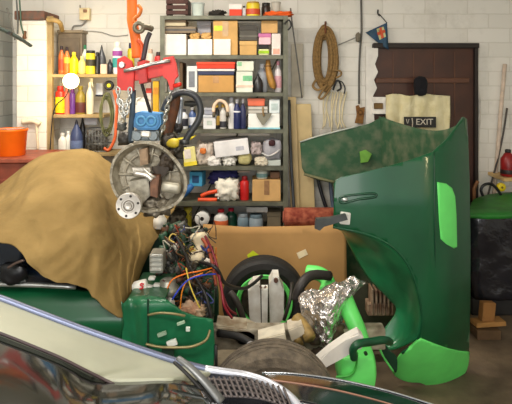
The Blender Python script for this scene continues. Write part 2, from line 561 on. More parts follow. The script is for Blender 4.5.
carton('tall cardboard box with yellow green tag on second shelf', 212.8, 21, 238, 55, RY, .24, (204, 160, 96), R(2), lab=((200, 232, 60), .06, .38, .72, .86), tape=(190, 150, 90), flaps=True)
carton('white envelope box leaning at the tall cardboard box', 213.5, 39, 231, 55, RY - .018, .015, (240, 234, 222), R(2), name='envelope', cat='envelope')
carton('cardboard box under the dark storage case', 239.5, 41, 257, 55, RY, .18, (206, 164, 100), R(2), lid=((212, 172, 108), .3))
carton('dark grey storage case stacked on a cardboard box', 239.5, 26, 257.5, 40.6, RY, .17, (84, 80, 72), None, name='storage_case', cat='case', lid=((70, 66, 60), .3), band=((110, 106, 96), .3, .12))
carton('tilted cardboard box high at the second shelf end', 261, 21, 278, 33, RY + .03, .16, (210, 166, 104), None, flaps=True)
carton('pink and white box under the tilted cardboard box', 258.5, 33.4, 271, 44.5, RY + .01, .12, (232, 190, 196), None, name='printed_box', lid=((206, 120, 168), .35))
carton('black box below the pink and white one', 258.5, 45, 269, 48.5, RY + .01, .12, (36, 34, 34), None, name='flat_box')
carton('small lime and white box below the pink one', 258.5, 49, 269, 55, RY + .005, .12, (214, 214, 160), R(2), name='printed_box', band=((160, 200, 40), .5, .45))
carton('upright white box with pink print by the rack post', 271.5, 33.5, 281, 55, RY, .09, (240, 228, 220), R(2), name='printed_box', lab=((236, 172, 150), .15, .85, .05, .3))

# --- third shelf
carton('dark brown offcut board leaning by the document wallet', 179, 62, 183, 92, RY + .02, .2, (96, 74, 50), R(3), name='offcut_board', cat='board')
carton('printed white instruction leaflet standing by a cardboard box', 186.5, 66, 197.5, 92, RY, .02, (222, 224, 222), R(3), name='leaflet', cat='leaflet', lab=((120, 124, 130), .2, .75, .2, .8))
carton('wide brown cardboard box under the red game box', 198, 75.5, 234, 92, RY, .24, (196, 148, 82), R(3), tape=(180, 132, 72))
carton('flat navy and white box between red and brown boxes', 197.5, 69, 234.5, 75, RY + .003, .2, (56, 62, 92), None, name='flat_box', lid=((226, 222, 216), .35))
carton('flat red box on top of the navy one', 196.5, 62, 235, 68.6, RY, .2, (226, 66, 40), None, name='flat_box', lid=((232, 80, 50), .4))
carton('white box with green print on third rack shelf', 236, 71.5, 253, 92, RY, .16, (226, 230, 214), R(3), name='printed_box', lab=((120, 190, 140), .4, .95, .55, .8), band=((226, 196, 176), .3, .12))
carton('pale box with green corner stacked on its lookalike', 236.5, 61, 254, 71, RY, .16, (220, 222, 204), None, name='printed_box', lab=((140, 196, 150), .05, .3, .5, .9))
bottle('black canister with short spout on third rack shelf', 258, 73, 10, R(3), RY + .04, (40, 38, 40), (26, 26, 26), None, 'cone', 'canister', 'canister')
bottle('clear plastic bottle behind the black canister', 262, 64, 11, R(3), RY + .13, (200, 204, 210), (220, 220, 220), None, 'bottle', glass=True)
# tan leather-like holster shape: curved horn
t = thing('leather_sheath', (X_(271, RY), RY + .05, R(3)), 'long curved tan leather sheath standing at the shelf end', 'sheath')
b = NB(); tube(b, [P(268, 60, RY + .05), P(268.5, 70, RY + .05), P(271, 80, RY + .045), P(273, 86, RY + .05), Vector((X_(272.5, RY), RY + .05, R(3) + .03))],
              lambda q: .022 + .018 * sin(min(1, q * 1.2) * pi * .8), 14, 5, flat=.7)
mk('body', b, M((188, 138, 62), .55, col2=(150, 104, 44), scale=20), t, True)
b = NB(); torus(b, P(268.2, 66, RY + .05), .0285, .004, 'Z', 20, 6); mk('band', b, M((92, 60, 30), .5), t, True)
bottle('white and pink bottle behind the curved leather sheath', 278, 61, 7, R(3), RY + .09, (232, 222, 220), (220, 150, 160), (226, 170, 176), 'bottle')

# --- fourth shelf
bottle('pale blue detergent bottle at the left end of fourth shelf', 176, 106, 9, R(4), RY + .04, (150, 186, 216), (60, 90, 150), (224, 232, 240), 'bottle')
bottle('white bottle with black label beside the pale blue one', 184, 109, 8, R(4), RY + .04, (224, 226, 228), (60, 60, 66), (30, 32, 44), 'bottle')
bottle('blue and white bottle behind a white tub on fourth shelf', 192.5, 107, 8, R(4), RY + .1, (70, 96, 150), (230, 230, 230), (220, 224, 232), 'bottle')
t = thing('cordless_drill', (X_(190, RY), RY + .1, Z_(107, RY)), 'dark grey power tool resting on bottle tops', 'power tool')
b = NB(); lathe(b, [(.012, -.05), (.02, -.045), (.022, 0), (.014, .05), (.006, .07)], (X_(189, RY), RY + .1, Z_(105, RY) + .006), 12, 'X'); mk('body', b, M((60, 62, 60), .5), t, True)
b = NB(); tube(b, [P(191, 105, RY + .1), P(193, 109, RY + .1), P(194, 113, RY + .1)], .012, 8, 3); mk('handle', b, DARK, t, True)
carton('square white tub on the fourth rack shelf', 203, 115, 216, 129, RY, .1, (222, 222, 222), R(4), name='tub', cat='tub', lid=((206, 208, 212), .2), lab=((190, 200, 190), .3, .7, .3, .6))
carton('grey clear-sided parts case on the square white tub', 204, 108, 215, 114.6, RY + .01, .09, (150, 152, 164), None, name='parts_case', cat='case', lid=((176, 178, 186), .3))
t = thing('ear_defenders', (X_(220, RY), RY + .03, R(4)), 'cream banded ear defenders hung around dark bottles', 'ear defenders')
b = NB(); tube(b, [P(213.5, 112, RY), P(214.5, 105, RY), P(220, 100.5, RY), P(226, 104, RY), P(228, 112, RY)], .008, 8, 5, flat=1.6); mk('headband', b, M((238, 206, 176), .5), t, True)
for px in (214, 227.5):
    b = NB(); lathe(b, [(.012, -.012), (.018, -.01), (.018, .01), (.012, .012)], P(px, 115, RY), 14, 'X'); mk('ear_cup', b, M((90, 80, 60), .5), t, True)
bottle('black and amber bottle inside the ear defender band', 217, 104, 6, R(4), RY + .06, (40, 36, 34), (210, 170, 60), (190, 150, 60), 'bottle')
bottle('white bottle with dark base inside the ear defender band', 223, 104, 7, R(4), RY + .06, (226, 222, 214), (206, 160, 60), (52, 52, 60), 'bottle', labspan=(.05, .3))
bottle('tall white spray can beside the ear defenders', 231.5, 97, 6.5, R(4), RY + .05, (230, 228, 226), (190, 190, 196), None, 'spray', 'spray_can', 'spray can')
bottle('navy bottle with white neck on fourth shelf', 237, 99, 7, R(4), RY + .04, (36, 46, 96), (226, 226, 230), (240, 240, 244), 'bottle', labspan=(.55, .6))
bottle('broad navy bottle beside the stack of papers', 243, 99, 6.5, R(4), RY + .05, (38, 44, 84), (214, 214, 216), None, 'bottle')
carton('white carton with blue base stripe on fourth shelf', 248, 113.5, 280, 129, RY, .18, (238, 238, 232), R(4), name='carton', band=((150, 206, 216), .06, .1))
carton('bundle of grey papers on the blue striped carton', 248, 106.6, 268, 113, RY + .01, .14, (198, 194, 184), None, name='paper_bundle', cat='papers', band=((120, 116, 108), .5, .12))
carton('flat orange red box on the bundle of papers', 247.5, 98.5, 265, 106, RY + .01, .14, (222, 112, 82), None, name='flat_box', lid=((228, 124, 96), .3))
t = carton('white booklet propped on the blue striped carton', 269, 99.5, 280, 113, RY + .01, .03, (226, 234, 234), None, name='booklet', cat='booklet', lab=((190, 206, 204), .2, .8, .2, .7))
t = thing('trowel', P(265, 113, RY - .03), 'pointed grey trowel blade hanging before the striped carton', 'trowel')
b = NB(); prism(b, [(256, 113.5), (272, 113.5), (270, 117), (264, 125), (262, 125), (257, 117)], RY - .02, RY - .015); mk('blade', b, M((120, 116, 100), .5, .4), t)
b = NB(); tube(b, [P(264, 116, RY - .024), P(263, 112, RY - .035), P(263, 107, RY - .03)], .007, 8, 3); mk('handle', b, M((150, 120, 80), .6), t, True)

# --- fifth shelf
for i, (a, c, lab) in enumerate(((200, 236, 'long thin white strip box above the white carton'), (238, 270, 'short thin white strip box by the grey helmet'))):
    t = carton(lab, a, 132.2, c, 136.2, RY + .12, .06, (236, 226, 214), 1.226, name='strip_box', lid=((240, 234, 226), .4))
t = carton('long white carton tilted across bags on fifth shelf', 215, 140, 250, 156, RY - .01, .22, (234, 232, 232), None, name='carton', lab=((190, 190, 200), .62, .85, .3, .55))
t.rotation_euler = (0, radians(-7), 0)
t = carton('yellow and white magazine leaning on fifth shelf', 184, 147, 197, 166, RY, .02, (236, 226, 150), R(5), name='magazine', cat='magazine', lab=((232, 220, 210), .1, .6, .4, .9), band=((240, 216, 60), .12, .2))
t.rotation_euler = (0, radians(-6), radians(10))
b = NB(); tube(b, [P(170, 140, RY), P(180, 139, RY), P(190, 138.5, RY), P(196, 135, RY)], lambda q: .008 + .018 * sin(q * pi) ** 2, 10, 5, flat=.5)
tag(mk('screwdriver_pouch', b, M((222, 206, 40), .5), None, True), 'yellow wedge shaped pouch above the leaning magazine', 'pouch')
carton('dark grey angled box behind the leaning magazine', 171, 148, 184, 166, RY + .03, .14, (64, 64, 62), R(5), name='tool_case', cat='case', lid=((80, 80, 78), .3))
rag('crumpled clear plastic bag with orange item inside', 194, 141, 214, 166, RY + .01, .14, (206, 192, 178), name='plastic_bag', cat='bag', base=R(5), seed=3, amp=.3, rough=.4)
b = NB(); lump(b, P(203, 151, RY), (.05, .03, .045), .15, 2, 3, 3); tag(mk('sponge', b, M((216, 120, 50), .7, bump=.4), None, True), 'small orange sponge at the front of plastic bag', 'sponge')
rag('white crumpled cloth under the tilted white carton', 206, 156, 222, 167, RY - .01, .1, (232, 228, 222), base=R(5), seed=7)
rag('white plastic bag bunched beside the cream ball', 221, 155, 237, 168, RY - .01, .1, (226, 224, 216), name='plastic_bag', cat='bag', base=R(5), seed=8)
t = thing('twine_ball', (X_(244.5, RY), RY + .04, R(5)), 'round ball of pale yellow twine on fifth shelf', 'ball of twine')
c = (X_(244.5, RY), RY + .05, R(5) + .054)
b = NB(); lump(b, c, (.104, .1, .1), .05, 3, 3, 2); mk('ball', b, M((206, 196, 136), .8), t, True)
b = NB()
for k in range(7):
    a = k * .45; pts = []
    for i in range(20):
        q = 2 * pi * i / 20; v = Vector((cos(q), sin(q) * cos(a), sin(q) * sin(a))) * .0515
        pts.append(Vector(c) + Vector((v.x, v.y * .95, v.z * .97)))
    tube(b, pts, .003, 5, 1, True)
mk('strand', b, M((190, 178, 118), .85), t, True)
# grey respirator / helmet
t = thing('welding_helmet', (X_(272, RY), RY + .06, R(5)), 'grey helmet with dark red lined opening by the rack post', 'helmet')
b = NB(); lump(b, P(272, 149, RY + .06), (.145, .13, .17), .12, 1.5, 4, 4); mk('shell', b, M((164, 162, 168), .5, var=.15), t, True)
b = NB(); lump(b, P(272, 143, RY - .003), (.05, .03, .045), .1, 2, 3, 1); mk('lining', b, M((60, 20, 24), .7), t, True)
b = NB(); tube(b, [P(262, 153, RY + .0), P(269, 156, RY - .012), P(277, 152, RY - .006), P(281, 148, RY + .02)], .007, 8, 4); mk('rim', b, M((200, 198, 196), .5), t, True)
rag('grey pink soft pouch beside the grey helmet', 250, 141, 263, 156, RY, .1, (178, 162, 160), name='soft_pouch', cat='pouch', base=R(5) + .08, seed=11)
rag('cream string bundle below the grey soft pouch', 254, 157, 270, 172, RY - .02, .09, (216, 206, 184), name='string_bundle', cat='string', base=R(5), seed=13, freq=3.5)
carton('pale grey plastic box low behind the grey helmet', 262, 160, 281, 167, RY + .01, .12, (190, 196, 188), R(5), name='parts_case', cat='case')

# --- sixth shelf
carton('light blue square box with dark emblem on sixth shelf', 190, 172, 204, 187, RY + .02, .1, (64, 150, 190), Z_(187, RY), name='printed_box', lab=((30, 70, 110), .25, .75, .25, .75), rot=radians(-12))
b = NB(); tube(b, [P(173, 196, RY+.03), P(180, 194.5, RY+.03), P(187, 190, RY+.03), P(193, 185, RY+.03)], lambda q: .016 + .02 * sin(q * pi), 10, 4)
tag(mk('glove', b, M((40, 104, 170), .6, var=.2), None, True), 'blue rubber glove lying below the light blue box', 'glove')
rag('dark navy cloth folded along the sixth shelf', 206, 170, 240, 186, RY + .05, .12, (48, 46, 104), name='cloth', cat='cloth', seed=15)
rag('white rag bunched at the middle of sixth shelf', 213, 178, 240, 203, RY - .02, .12, (236, 230, 214), base=R(6), seed=17, amp=.3)
t = thing('pliers', (X_(208, RY), RY + .02, R(6)), 'orange gripped pliers lying on the sixth shelf', 'pliers')
for pts in ([P(198, 199.7, RY + .01), P(206, 199.7, RY + .01), P(217, 199.7, RY + .01)], [P(201, 196, RY + .02), P(208, 193, RY + .015), P(217, 191, RY + .02)]):
    b = NB(); tube(b, pts, .0145, 10, 4); mk('grip', b, M((232, 82, 34), .45), t, True)
b = NB(); tube(b, [P(217, 199, RY), P(224, 196, RY + .03), P(226, 195, RY + .05)], .008, 8, 3); mk('jaw', b, STEEL, t, True)
bottle('red spray can behind the white rag', 244.5, 176, 9, R(6), RY + .05, (206, 34, 34), (170, 30, 34), None, 'spray', 'spray_can', 'spray can')
carton('short cardboard box by the rack post on sixth shelf', 252, 180, 281, 202, RY, .2, (208, 164, 104), R(6), lab=((150, 110, 70), .42, .6, .3, .98))
bottle('white jar with blue mark on the short cardboard box', 262, 168, 11, Z_(180, RY) + .001, RY + .06, (222, 222, 206), (228, 220, 190), (120, 160, 160), 'jar', 'jar', 'jar')
carton('thin cream box lid behind the red spray can', 234, 171, 250, 175, RY + .13, .1, (226, 204, 184), Z_(175.5, RY), name='flat_box')
carton('small brown block beside the white jar', 270, 172, 280, 179.4, RY + .05, .08, (120, 90, 66), Z_(180, RY) + .001, name='wooden_block', cat='block')

# --- low shelf seen above the cardboard sheet
bottle('small yellow tub on the low rack shelf', 188, 207, 8, R(7), RY + .1, (214, 196, 60), (180, 170, 60), None, 'tub', 'tub', 'tub')
t = thing('paper_roll', P(199, 217, RY + .02), 'white paper roll lying on its side on low shelf', 'paper roll')
b = NB(); lathe(b, [(.015, 0), (.052, 0), (.054, .003), (.054, .1), (.05, .103), (.015, .103)], P(202, 219, RY), 24, 'Y', cap=False); mk('roll', b, PAPER, t, True)
b = NB(); lathe(b, [(.0145, .001), (.0145, .1)], P(202, 219, RY), 16, 'Y'); mk('core', b, M((40, 32, 28), .9), t)
bottle('white bottle with orange label before the green one', 221, 209, 14, R(7), RY + .04, (236, 232, 226), (196, 40, 50), (226, 110, 60), 'bottle', labspan=(.2, .5))
bottle('dark green bottle with red cap on low shelf', 231, 208, 12, R(7), RY + .1, (22, 74, 54), (196, 34, 60), None, 'bottle')
bottle('grey blue glass jar next to the green bottle', 243, 213, 11, R(7), RY + .05, (128, 150, 162), (150, 160, 166), None, 'jar', 'jar', 'jar')
bottle('wide pale jar under the grey tray on low shelf', 256, 214, 14, R(7), RY + .05, (146, 160, 168), (110, 130, 140), None, 'jar', 'jar', 'jar')
carton('light grey tray resting on the low shelf jars', 246, 207, 268, 212.5, RY + .02, .12, (176, 176, 172), None, name='tray', cat='tray')
carton('olive brown box at the post on low shelf', 267, 212, 281, 233, RY + .02, .14, (112, 100, 78), R(7), name='carton', lid=((96, 86, 66), .25))
rag('heap of oily black rags at the low shelf end', 166, 210, 187, 233, RY, .14, (60, 54, 42), base=R(7), seed=19)
b = NB(); lump(b, P(211, 220, RY + .18), (.13, .08, .1), .2, 2, 3, 5)
tag(mk('motor_casing', b, M((40, 36, 36), .6), None, True, ), 'black motor casing deep on the low shelf', 'motor')

# hook on the rack post
b = NB(); tube(b, [P(284, 24, 4.02), P(289, 20, 4.0), P(291, 26, 4.0), P(288, 30, 4.0)], .006, 8, 5)
tag(mk('wire_hook', b, DARK, None, True), 'small black hook on the rack post near top', 'hook')

# ================================================================== WOODEN SHELVES (left)
LY = 4.12
lx0, lx1 = X_(48, LY), X_(122, LY)
lz = {1: Z_(74, LY), 2: Z_(114.5, LY), 3: Z_(153, LY)}
unit = thing('wooden_shelf_unit', ((lx0 + lx1) / 2, 4.25, 0), 'wooden shelves of paint and oil bottles beside brick pier', 'shelving')
WS = M((166, 142, 98), .7, var=.22, scale=8)
for px0, px1 in ((46.5, 52),):
    b = NB(); box(b, X_(px0, LY), X_(px1, LY), LY, LY + .04, 0, Z_(16, LY), .003); mk('post', b, WS, unit)
for k, z in lz.items():
    xe = {1: 128, 2: 104, 3: 128}[k]
    b = NB(); box(b, X_(50, LY), X_(xe, LY), LY + .002, 4.38, z - .026, z - .0005, .003); mk('shelf_board', b, WS, unit)
b = NB(); prism(b, [(89, 78), (93, 78), (93, 88)], 4.18, 4.2); mk('bracket', b, CREAM, unit)
LI = LY + .06
bottle('amber bottle with dark cap at end of top wooden shelf', 61.5, 46, 6.21, lz[1], LI, (206, 110, 50), (40, 24, 30), (170, 66, 36), 'bottle')
bottle('amber bottle with dark cap and orange label beside the yellow one', 67, 47, 6.21, lz[1], LI, (214, 120, 50), (44, 26, 30), (240, 190, 70), 'bottle', labspan=(.4, .62))
bottle('plain yellow bottle on the top wooden shelf', 74, 52, 8.47, lz[1], LI, (248, 224, 20), (236, 206, 60), None, 'bottle')
bottle('cream plastic bottle beside the plain yellow bottle', 82, 56, 7.34, lz[1], LI - .01, (238, 216, 130), (236, 220, 150), None, 'bottle')
bottle('white bottle with green cap on top wooden shelf', 85, 45, 6.21, lz[1], LI + .08, (226, 232, 220), (22, 110, 66), (200, 220, 206), 'bottle')
bottle('yellow tin with black lid and label', 90.7, 50.5, 9.60, lz[1], LI, (236, 216, 50), (36, 34, 30), (50, 46, 30), 'tin', 'oil_tin', 'tin', labspan=(.34, .62))
bottle('slim black bottle beside the yellow tin', 97.5, 52, 4.52, lz[1], LI, (26, 26, 32), (30, 30, 34), None, 'spray')
bottle('charcoal bottle with pointed spout on wooden shelf', 101.7, 45, 9.04, lz[1], LI + .03, (64, 66, 70), (60, 62, 60), None, 'cone', 'spout_bottle', 'bottle')
carton('small tan box in front of the charcoal spout bottle', 100, 64, 107, 74, LI - .045, .04, (216, 186, 164), lz[1], name='small_box')
bottle('short black jar beside the small tan box', 110, 59, 7.91, lz[1], LI, (36, 32, 40), (40, 40, 44), None, 'cone', 'spout_bottle', 'bottle')
bottle('white spray can with purple and teal bands', 117.5, 42, 9.60, lz[1], LI + .01, (230, 230, 226), (238, 232, 214), (40, 140, 140), 'spray', 'spray_can', 'spray can', labspan=(.2, .5), lab2=(150, 70, 150))
# second wooden shelf
bottle('red bottle with broad yellow label on middle wooden shelf', 60.3, 86, 9.60, lz[2], LI, (226, 52, 30), (206, 46, 30), (248, 222, 30), 'spray', 'spray_can', 'spray can', labspan=(.05, .6))
bottle('salmon pink bottle beside the red and yellow one', 67, 88, 5.08, lz[2], LI, (232, 130, 110), (226, 110, 80), None, 'spray', 'spray_can', 'spray can')
bottle('purple spray can on middle wooden shelf', 72.5, 88, 5.65, lz[2], LI, (110, 60, 150), (120, 60, 140), None, 'spray', 'spray_can', 'spray can')
bottle('maroon and mustard bottle beside the purple can', 80.5, 86, 10.17, lz[2], LI + .01, (150, 130, 44), (170, 150, 40), (92, 40, 40), 'bottle', labspan=(.05, .42))
bottle('tall cream bottle on the middle wooden shelf', 90, 82, 7.34, lz[2], LI, (236, 226, 196), (230, 216, 180), None, 'bottle')
t = carton('black framed white box hung behind the lamp shelf', 95.5, 83, 103, 96.5, LI + .08, .06, (214, 216, 220), None, name='framed_box', band=((40, 40, 52), .06, .14))
t = thing('tape_reel', P(109, 85, LI), 'black tape reel with yellow centre under top wooden shelf', 'reel')
b = NB(); torus(b, P(109, 85.5, LI), .026, .013, 'Y', 20, 8); mk('reel', b, DARK, t, True)
b = NB(); lathe(b, [(.012, -.008), (.016, -.006), (.016, .008), (.012, .01)], P(109, 85.5, LI), 14, 'Y'); mk('centre', b, M((226, 206, 40), .5), t, True)
# third wooden shelf
bottle('white plastic bottle low beside the navy one', 62.5, 133, 8.47, lz[3], LI, (232, 230, 220), (236, 232, 224), None, 'bottle')
bottle('second white bottle touching the navy bottle', 68.3, 131, 6.78, lz[3], LI + .03, (236, 234, 226), (230, 228, 220), None, 'bottle')
bottle('navy oil bottle with pointed cap on low wooden shelf', 76.5, 119.5, 12.43, lz[3], LI, (58, 70, 108), (36, 40, 56), (96, 112, 150), 'cone', 'oil_bottle', 'bottle', labspan=(.12, .36))
bottle('black oil bottle behind the navy oil bottle', 82.5, 117, 9.04, lz[3], LI + .12, (28, 26, 28), (24, 24, 26), None, 'cone', 'oil_bottle', 'bottle')
t = thing('wire_basket', (X_(94, LI), LI + .06, lz[3]), 'grey wire basket of parts on low wooden shelf', 'basket')
x0, x1 = X_(86, LI), X_(108, LI)
b = NB()
for zz in (.005, .06, .12, .175):
    for yy in (LI, LI + .12): tube(b, [(x0, yy, lz[3] + zz), (x1, yy, lz[3] + zz)], .004, 6, 1)
    for xx in (x0, x1): tube(b, [(xx, LI, lz[3] + zz), (xx, LI + .12, lz[3] + zz)], .004, 6, 1)
for i in range(8):
    xx = x0 + (x1 - x0) * i / 7; tube(b, [(xx, LI, lz[3]), (xx, LI, lz[3] + .178)], .003, 6, 1)
mk('wire_frame', b, M((120, 122, 122), .5, .5), t, True)
b = NB(); lump(b, ((x0 + x1) / 2, LI + .06, lz[3] + .085), (x1 - x0 - .012, .1, .155), .25, 3, 4, 21, .05, True); mk('scrap_metal', b, M((128, 126, 120), .6, .3, col2=(70, 68, 64), scale=30), t, True)
carton('folded grey paper tucked below the middle wooden shelf', 84, 117, 97, 125, LI + .05, .05, (196, 198, 200), None, name='folded_paper', cat='paper')
# clip lamp: lit bulb under the top wooden shelf
t = thing('inspection_lamp', P(71, 80, 3.98), 'lit round lamp bulb glowing before the wooden shelves', 'lamp')
b = NB(); bmesh.ops.create_uvsphere(b, u_segments=24, v_segments=16, radius=.056)
bmesh.ops.translate(b, verts=b.verts, vec=P(71, 81, 3.98)); mk('bulb', b, M((255, 226, 150), .4, var=0, emit=14.0), t, True)
b = NB(); lathe(b, [(.02, 0), (.022, .004), (.024, .06), (.016, .08)], P(71, 81, 3.98) + Vector((0, .05, -.01)), 14, 'Y'); mk('lamp_holder', b, DARK, t, True)
b = NB(); tube(b, [P(71, 81, 4.1), P(66, 96, 4.09), P(54, 110, 4.1), P(50, 150, 4.1)], .004, 6, 5); mk('cord', b, DARK, t, True)

# electrical things up on the wall
t = thing('meter_box', P(70, 75, 4.3), 'grey brown metal box on the wall above amber bottles', 'meter box')
b = NB(); box(b, X_(58, 4.28), X_(82, 4.28), 4.28, 4.399, Z_(73, 4.28), Z_(33, 4.28), .006, 2); mk('case', b, M((122, 108, 88), .5, .2, var=.2), t)
b = NB(); box(b, X_(57, 4.27), X_(83, 4.27), 4.265, 4.4, Z_(33, 4.28) + .0005, Z_(30, 4.28), .004); mk('lid', b, M((138, 124, 102), .5), t)
b = NB(); box(b, X_(60, 4.28), X_(80, 4.28), 4.275, 4.282, Z_(70, 4.28), Z_(38, 4.28), .003); mk('door', b, M((112, 98, 80), .5, .2), t)
t = thing('switch_box', P(84, 20, 4.36), 'cream electric switch box high on the wall', 'switch')
b = NB(); box(b, X_(80, 4.36), X_(90, 4.36), 4.34, 4.399, Z_(20, 4.36), Z_(8, 4.36), .006, 2); mk('case', b, M((226, 206, 160), .5), t)
b = NB(); box(b, X_(83.5, 4.34), X_(87, 4.34), 4.328, 4.342, Z_(12.5, 4.34), Z_(9.5, 4.34), .003); mk('rocker', b, M((150, 110, 80), .5), t)
b = NB(); tube(b, [P(86, 20, 4.37), P(82, 25, 4.38), P(74, 26, 4.38), P(72, 30, 4.38)], .006, 6, 5); tag(mk('cable', b, GREY, None, True), 'grey cable from the switch box to the metal box', 'cable')
b = NB(); tube(b, [P(80, 5, 4.385), P(80.5, 14, 4.385), P(80.2, 20, 4.385)], .005, 6, 5)
tube(b, [P(82, 31, 4.39), P(100, 32, 4.39), P(114, 36, 4.39), P(128, 35, 4.39)], .0035, 6, 5); tag(mk('cable', b, M((150, 146, 138), .6), None, True), 'thin grey wire drooping along the white brick wall', 'cable')
b = NB(); tube(b, [P(47, 20, 4.09), P(54, 20, 4.09), P(60, 23, 4.12), P(62, 30, 4.25)], .018, 10, 5); tag(mk('conduit', b, M((176, 146, 90), .6), None, True), 'tan bent pipe above the wooden shelf post', 'pipe')
b = NB(); tube(b, [P(52, 24, 4.3), P(54, 60, 4.3), P(53, 110, 4.3), P(53, 160, 4.3)], .012, 8, 4); tag(mk('conduit', b, M((150, 148, 140), .6), None, True), 'grey vertical conduit in the corner beside the pier', 'pipe')
for i, (px, lab) in enumerate(((17.5, 'thin cable hanging over the brown capped pier'), (20.5, 'green cable hanging over the brown capped pier'))):
    b = NB(); tube(b, [P(px - 1, 0, 4.05), P(px, 14, 4.05), P(px + .5, 24, 4.05), P(px + 3 * i, 34, 4.05)], .006, 6, 5)
    tag(mk('cable', b, M((70, 96, 78) if i else (90, 92, 88), .6), None, True), lab, 'cable')
b = NB(); tube(b, [P(7, 8, 4.0), P(10, 18, 4.0), P(13, 30, 4.0), P(15, 40, 4.0)], .006, 6, 5); tag(mk('cable', b, M((110, 108, 100), .6), None, True), 'loose grey cable in the corner by the side wall', 'cable')
t = thing('pipe_valve', P(24, 36, 4.08), 'brown brass valve dangling at the pier', 'valve')
b = NB(); lathe(b, [(.012, 0), (.016, .01), (.01, .03), (.016, .05), (.012, .06)], P(24.5, 39, 4.07), 10); mk('body', b, M((110, 76, 50), .5, .5), t, True)
# grey steel bar projecting from the side wall
t = thing('steel_strap_bar', P(6, 32, 3.6), 'grey steel bar jutting down across the brick pier', 'bar')
b = NB(); tube(b, [P(-12, 24, 3.6), P(10, 33, 3.65), P(22, 40, 3.7)], .03, 8, 3, flat=.45); tube(b, [P(20, 38.5, 3.69), P(31, 46, 3.75)], .022, 8, 2, flat=.45); mk('bar', b, M((86, 98, 92), .5, .4), t)
b = NB(); lathe(b, [(.012, 0), (.012, .03)], P(9, 33, 3.6), 10, 'Y'); mk('bolt', b, DARK, t)
b = NB(); tube(b, [P(22, 122, 4.07), P(33, 121, 4.07), P(40, 124, 4.07)], .02, 8, 4); tube(b, [P(36, 122, 4.07), P(37, 135, 4.07), P(38, 150, 4.07)], .008, 6, 4)
tag(mk('pipe_elbow', b, M((226, 214, 184), .7), None, True), 'cream painted pipe low on the brick pier', 'pipe')

# orange bucket on a red-brown cabinet
CT = Z_(157, 3.66)
b = NB(); box(b, -1.93, X_(44, 3.6), 3.6, 4.05, 0, CT - .03, .006); 
t = thing('tool_cabinet', (-1.66, 3.8, 0), 'red brown metal cabinet under the orange bucket', 'cabinet')
mk('body', b, M((128, 60, 40), .5, var=.2), t)
b = NB(); box(b, -1.94, X_(46, 3.58), 3.58, 4.06, CT - .03, CT - .0005, .005); mk('top', b, M((142, 70, 48), .5, var=.2), t)
for z in (.35, .7):
    b = NB(); box(b, -1.9, X_(40, 3.6), 3.588, 3.602, z, z + .3, .004); mk('drawer', b, M((122, 56, 38), .5), t)
t = thing('bucket', (X_(11, 3.75), 3.75, CT), 'orange plastic bucket standing on the red brown cabinet', 'bucket')
r = X_(27, 3.75) - X_(11, 3.75)
hh = Z_(128.5, 3.75) - CT
b = NB(); lathe(b, [(.8 * r, 0), (.84 * r, .004), (.96 * r, hh - .02), (1.0 * r, hh - .016), (1.02 * r, hh - .004), (.98 * r, hh), (.92 * r, hh - .01), (.8 * r, .01)], (X_(11, 3.75), 3.75, CT), 32); mk('body', b, M((255, 112, 8), .4, var=.05), t, True)
b = NB(); tube(b, [Vector((X_(11, 3.75) + r * cos(a), 3.75 - .01 - .4 * r * 0 + r * sin(a) * .9, CT + hh + .005)) for a in [pi * (1 + k / 8) for k in range(9)]], .004, 6, 1); mk('handle', b, STEEL, t, True)
b = NB(); lathe(b, [(.012, 0), (.014, .02), (.008, .05)], (X_(20, 3.85), 3.84, CT + hh - .06), 10); 
tag(mk('spray_nozzle', b, DARK, None, True), 'small black nozzle poking up behind the orange bucket', 'nozzle')

# things between the two shelf units
for a in [('squat red spray can behind the red lifting beam', 158.5, 52, 8, (210, 40, 40), (50, 30, 34)), ('white bottle beside the red spray can near lifting beam', 150.5, 49, 7, (226, 216, 200), (200, 170, 150)),
          ('mustard yellow spray can behind the hoist chain', 131, 43, 7, (206, 190, 30), (46, 46, 80))]:
    bottle(a[0], a[1], a[2], a[3], lz[1], 4.26, a[4], a[5], None, 'spray', 'spray_can', 'spray can')
b = NB(); box(b, X_(124, 4.2), X_(165, 4.2), 4.18, 4.38, lz[1] - .03, lz[1] - .001, .003); tag(mk('wall_shelf', b, WS), 'short wooden wall shelf behind the red lifting beam', 'shelf')
b = NB(); box(b, X_(124, 4.2), X_(166, 4.2), 4.18, 4.38, Z_(114, 4.2) - .03, Z_(114, 4.2) - .001, .003); tag(mk('wall_shelf', b, WS), 'lower wooden wall shelf behind the white jug', 'shelf')
zb = Z_(114, 4.2)
t = thing('jug', (X_(142.5, 4.22), 4.25, zb), 'white plastic jug on shelf above blue engine cover', 'jug')
b = NB(); box(b, X_(134, 4.21), X_(151, 4.21), 4.2, 4.3, zb, Z_(101, 4.2), .025, 3); mk('body', b, M((244, 240, 228), .5, var=.03), t, True)
b = NB(); lathe(b, [(.045, 0), (.03, .02), (.016, .03)], (X_(143, 4.2), 4.25, Z_(101.5, 4.2)), 14); mk('neck', b, M((240, 236, 224), .5, var=.03), t, True)
b = NB(); tube(b, [P(136, 104, 4.2), P(137, 99, 4.2), P(141, 98, 4.22)], .008, 8, 4); mk('handle', b, WHITE, t, True)
carton('yellow booklet standing beside the white jug', 152.5, 81, 159, 113, 4.22, .03, (226, 176, 40), zb, name='booklet', cat='booklet', lab=((210, 140, 40), .1, .9, .6, .8))
carton('white and red booklet beside the yellow booklet', 146, 81, 151.5, 113, 4.32, .03, (226, 214, 206), zb, name='booklet', cat='booklet', band=((200, 70, 60), .7, .15))
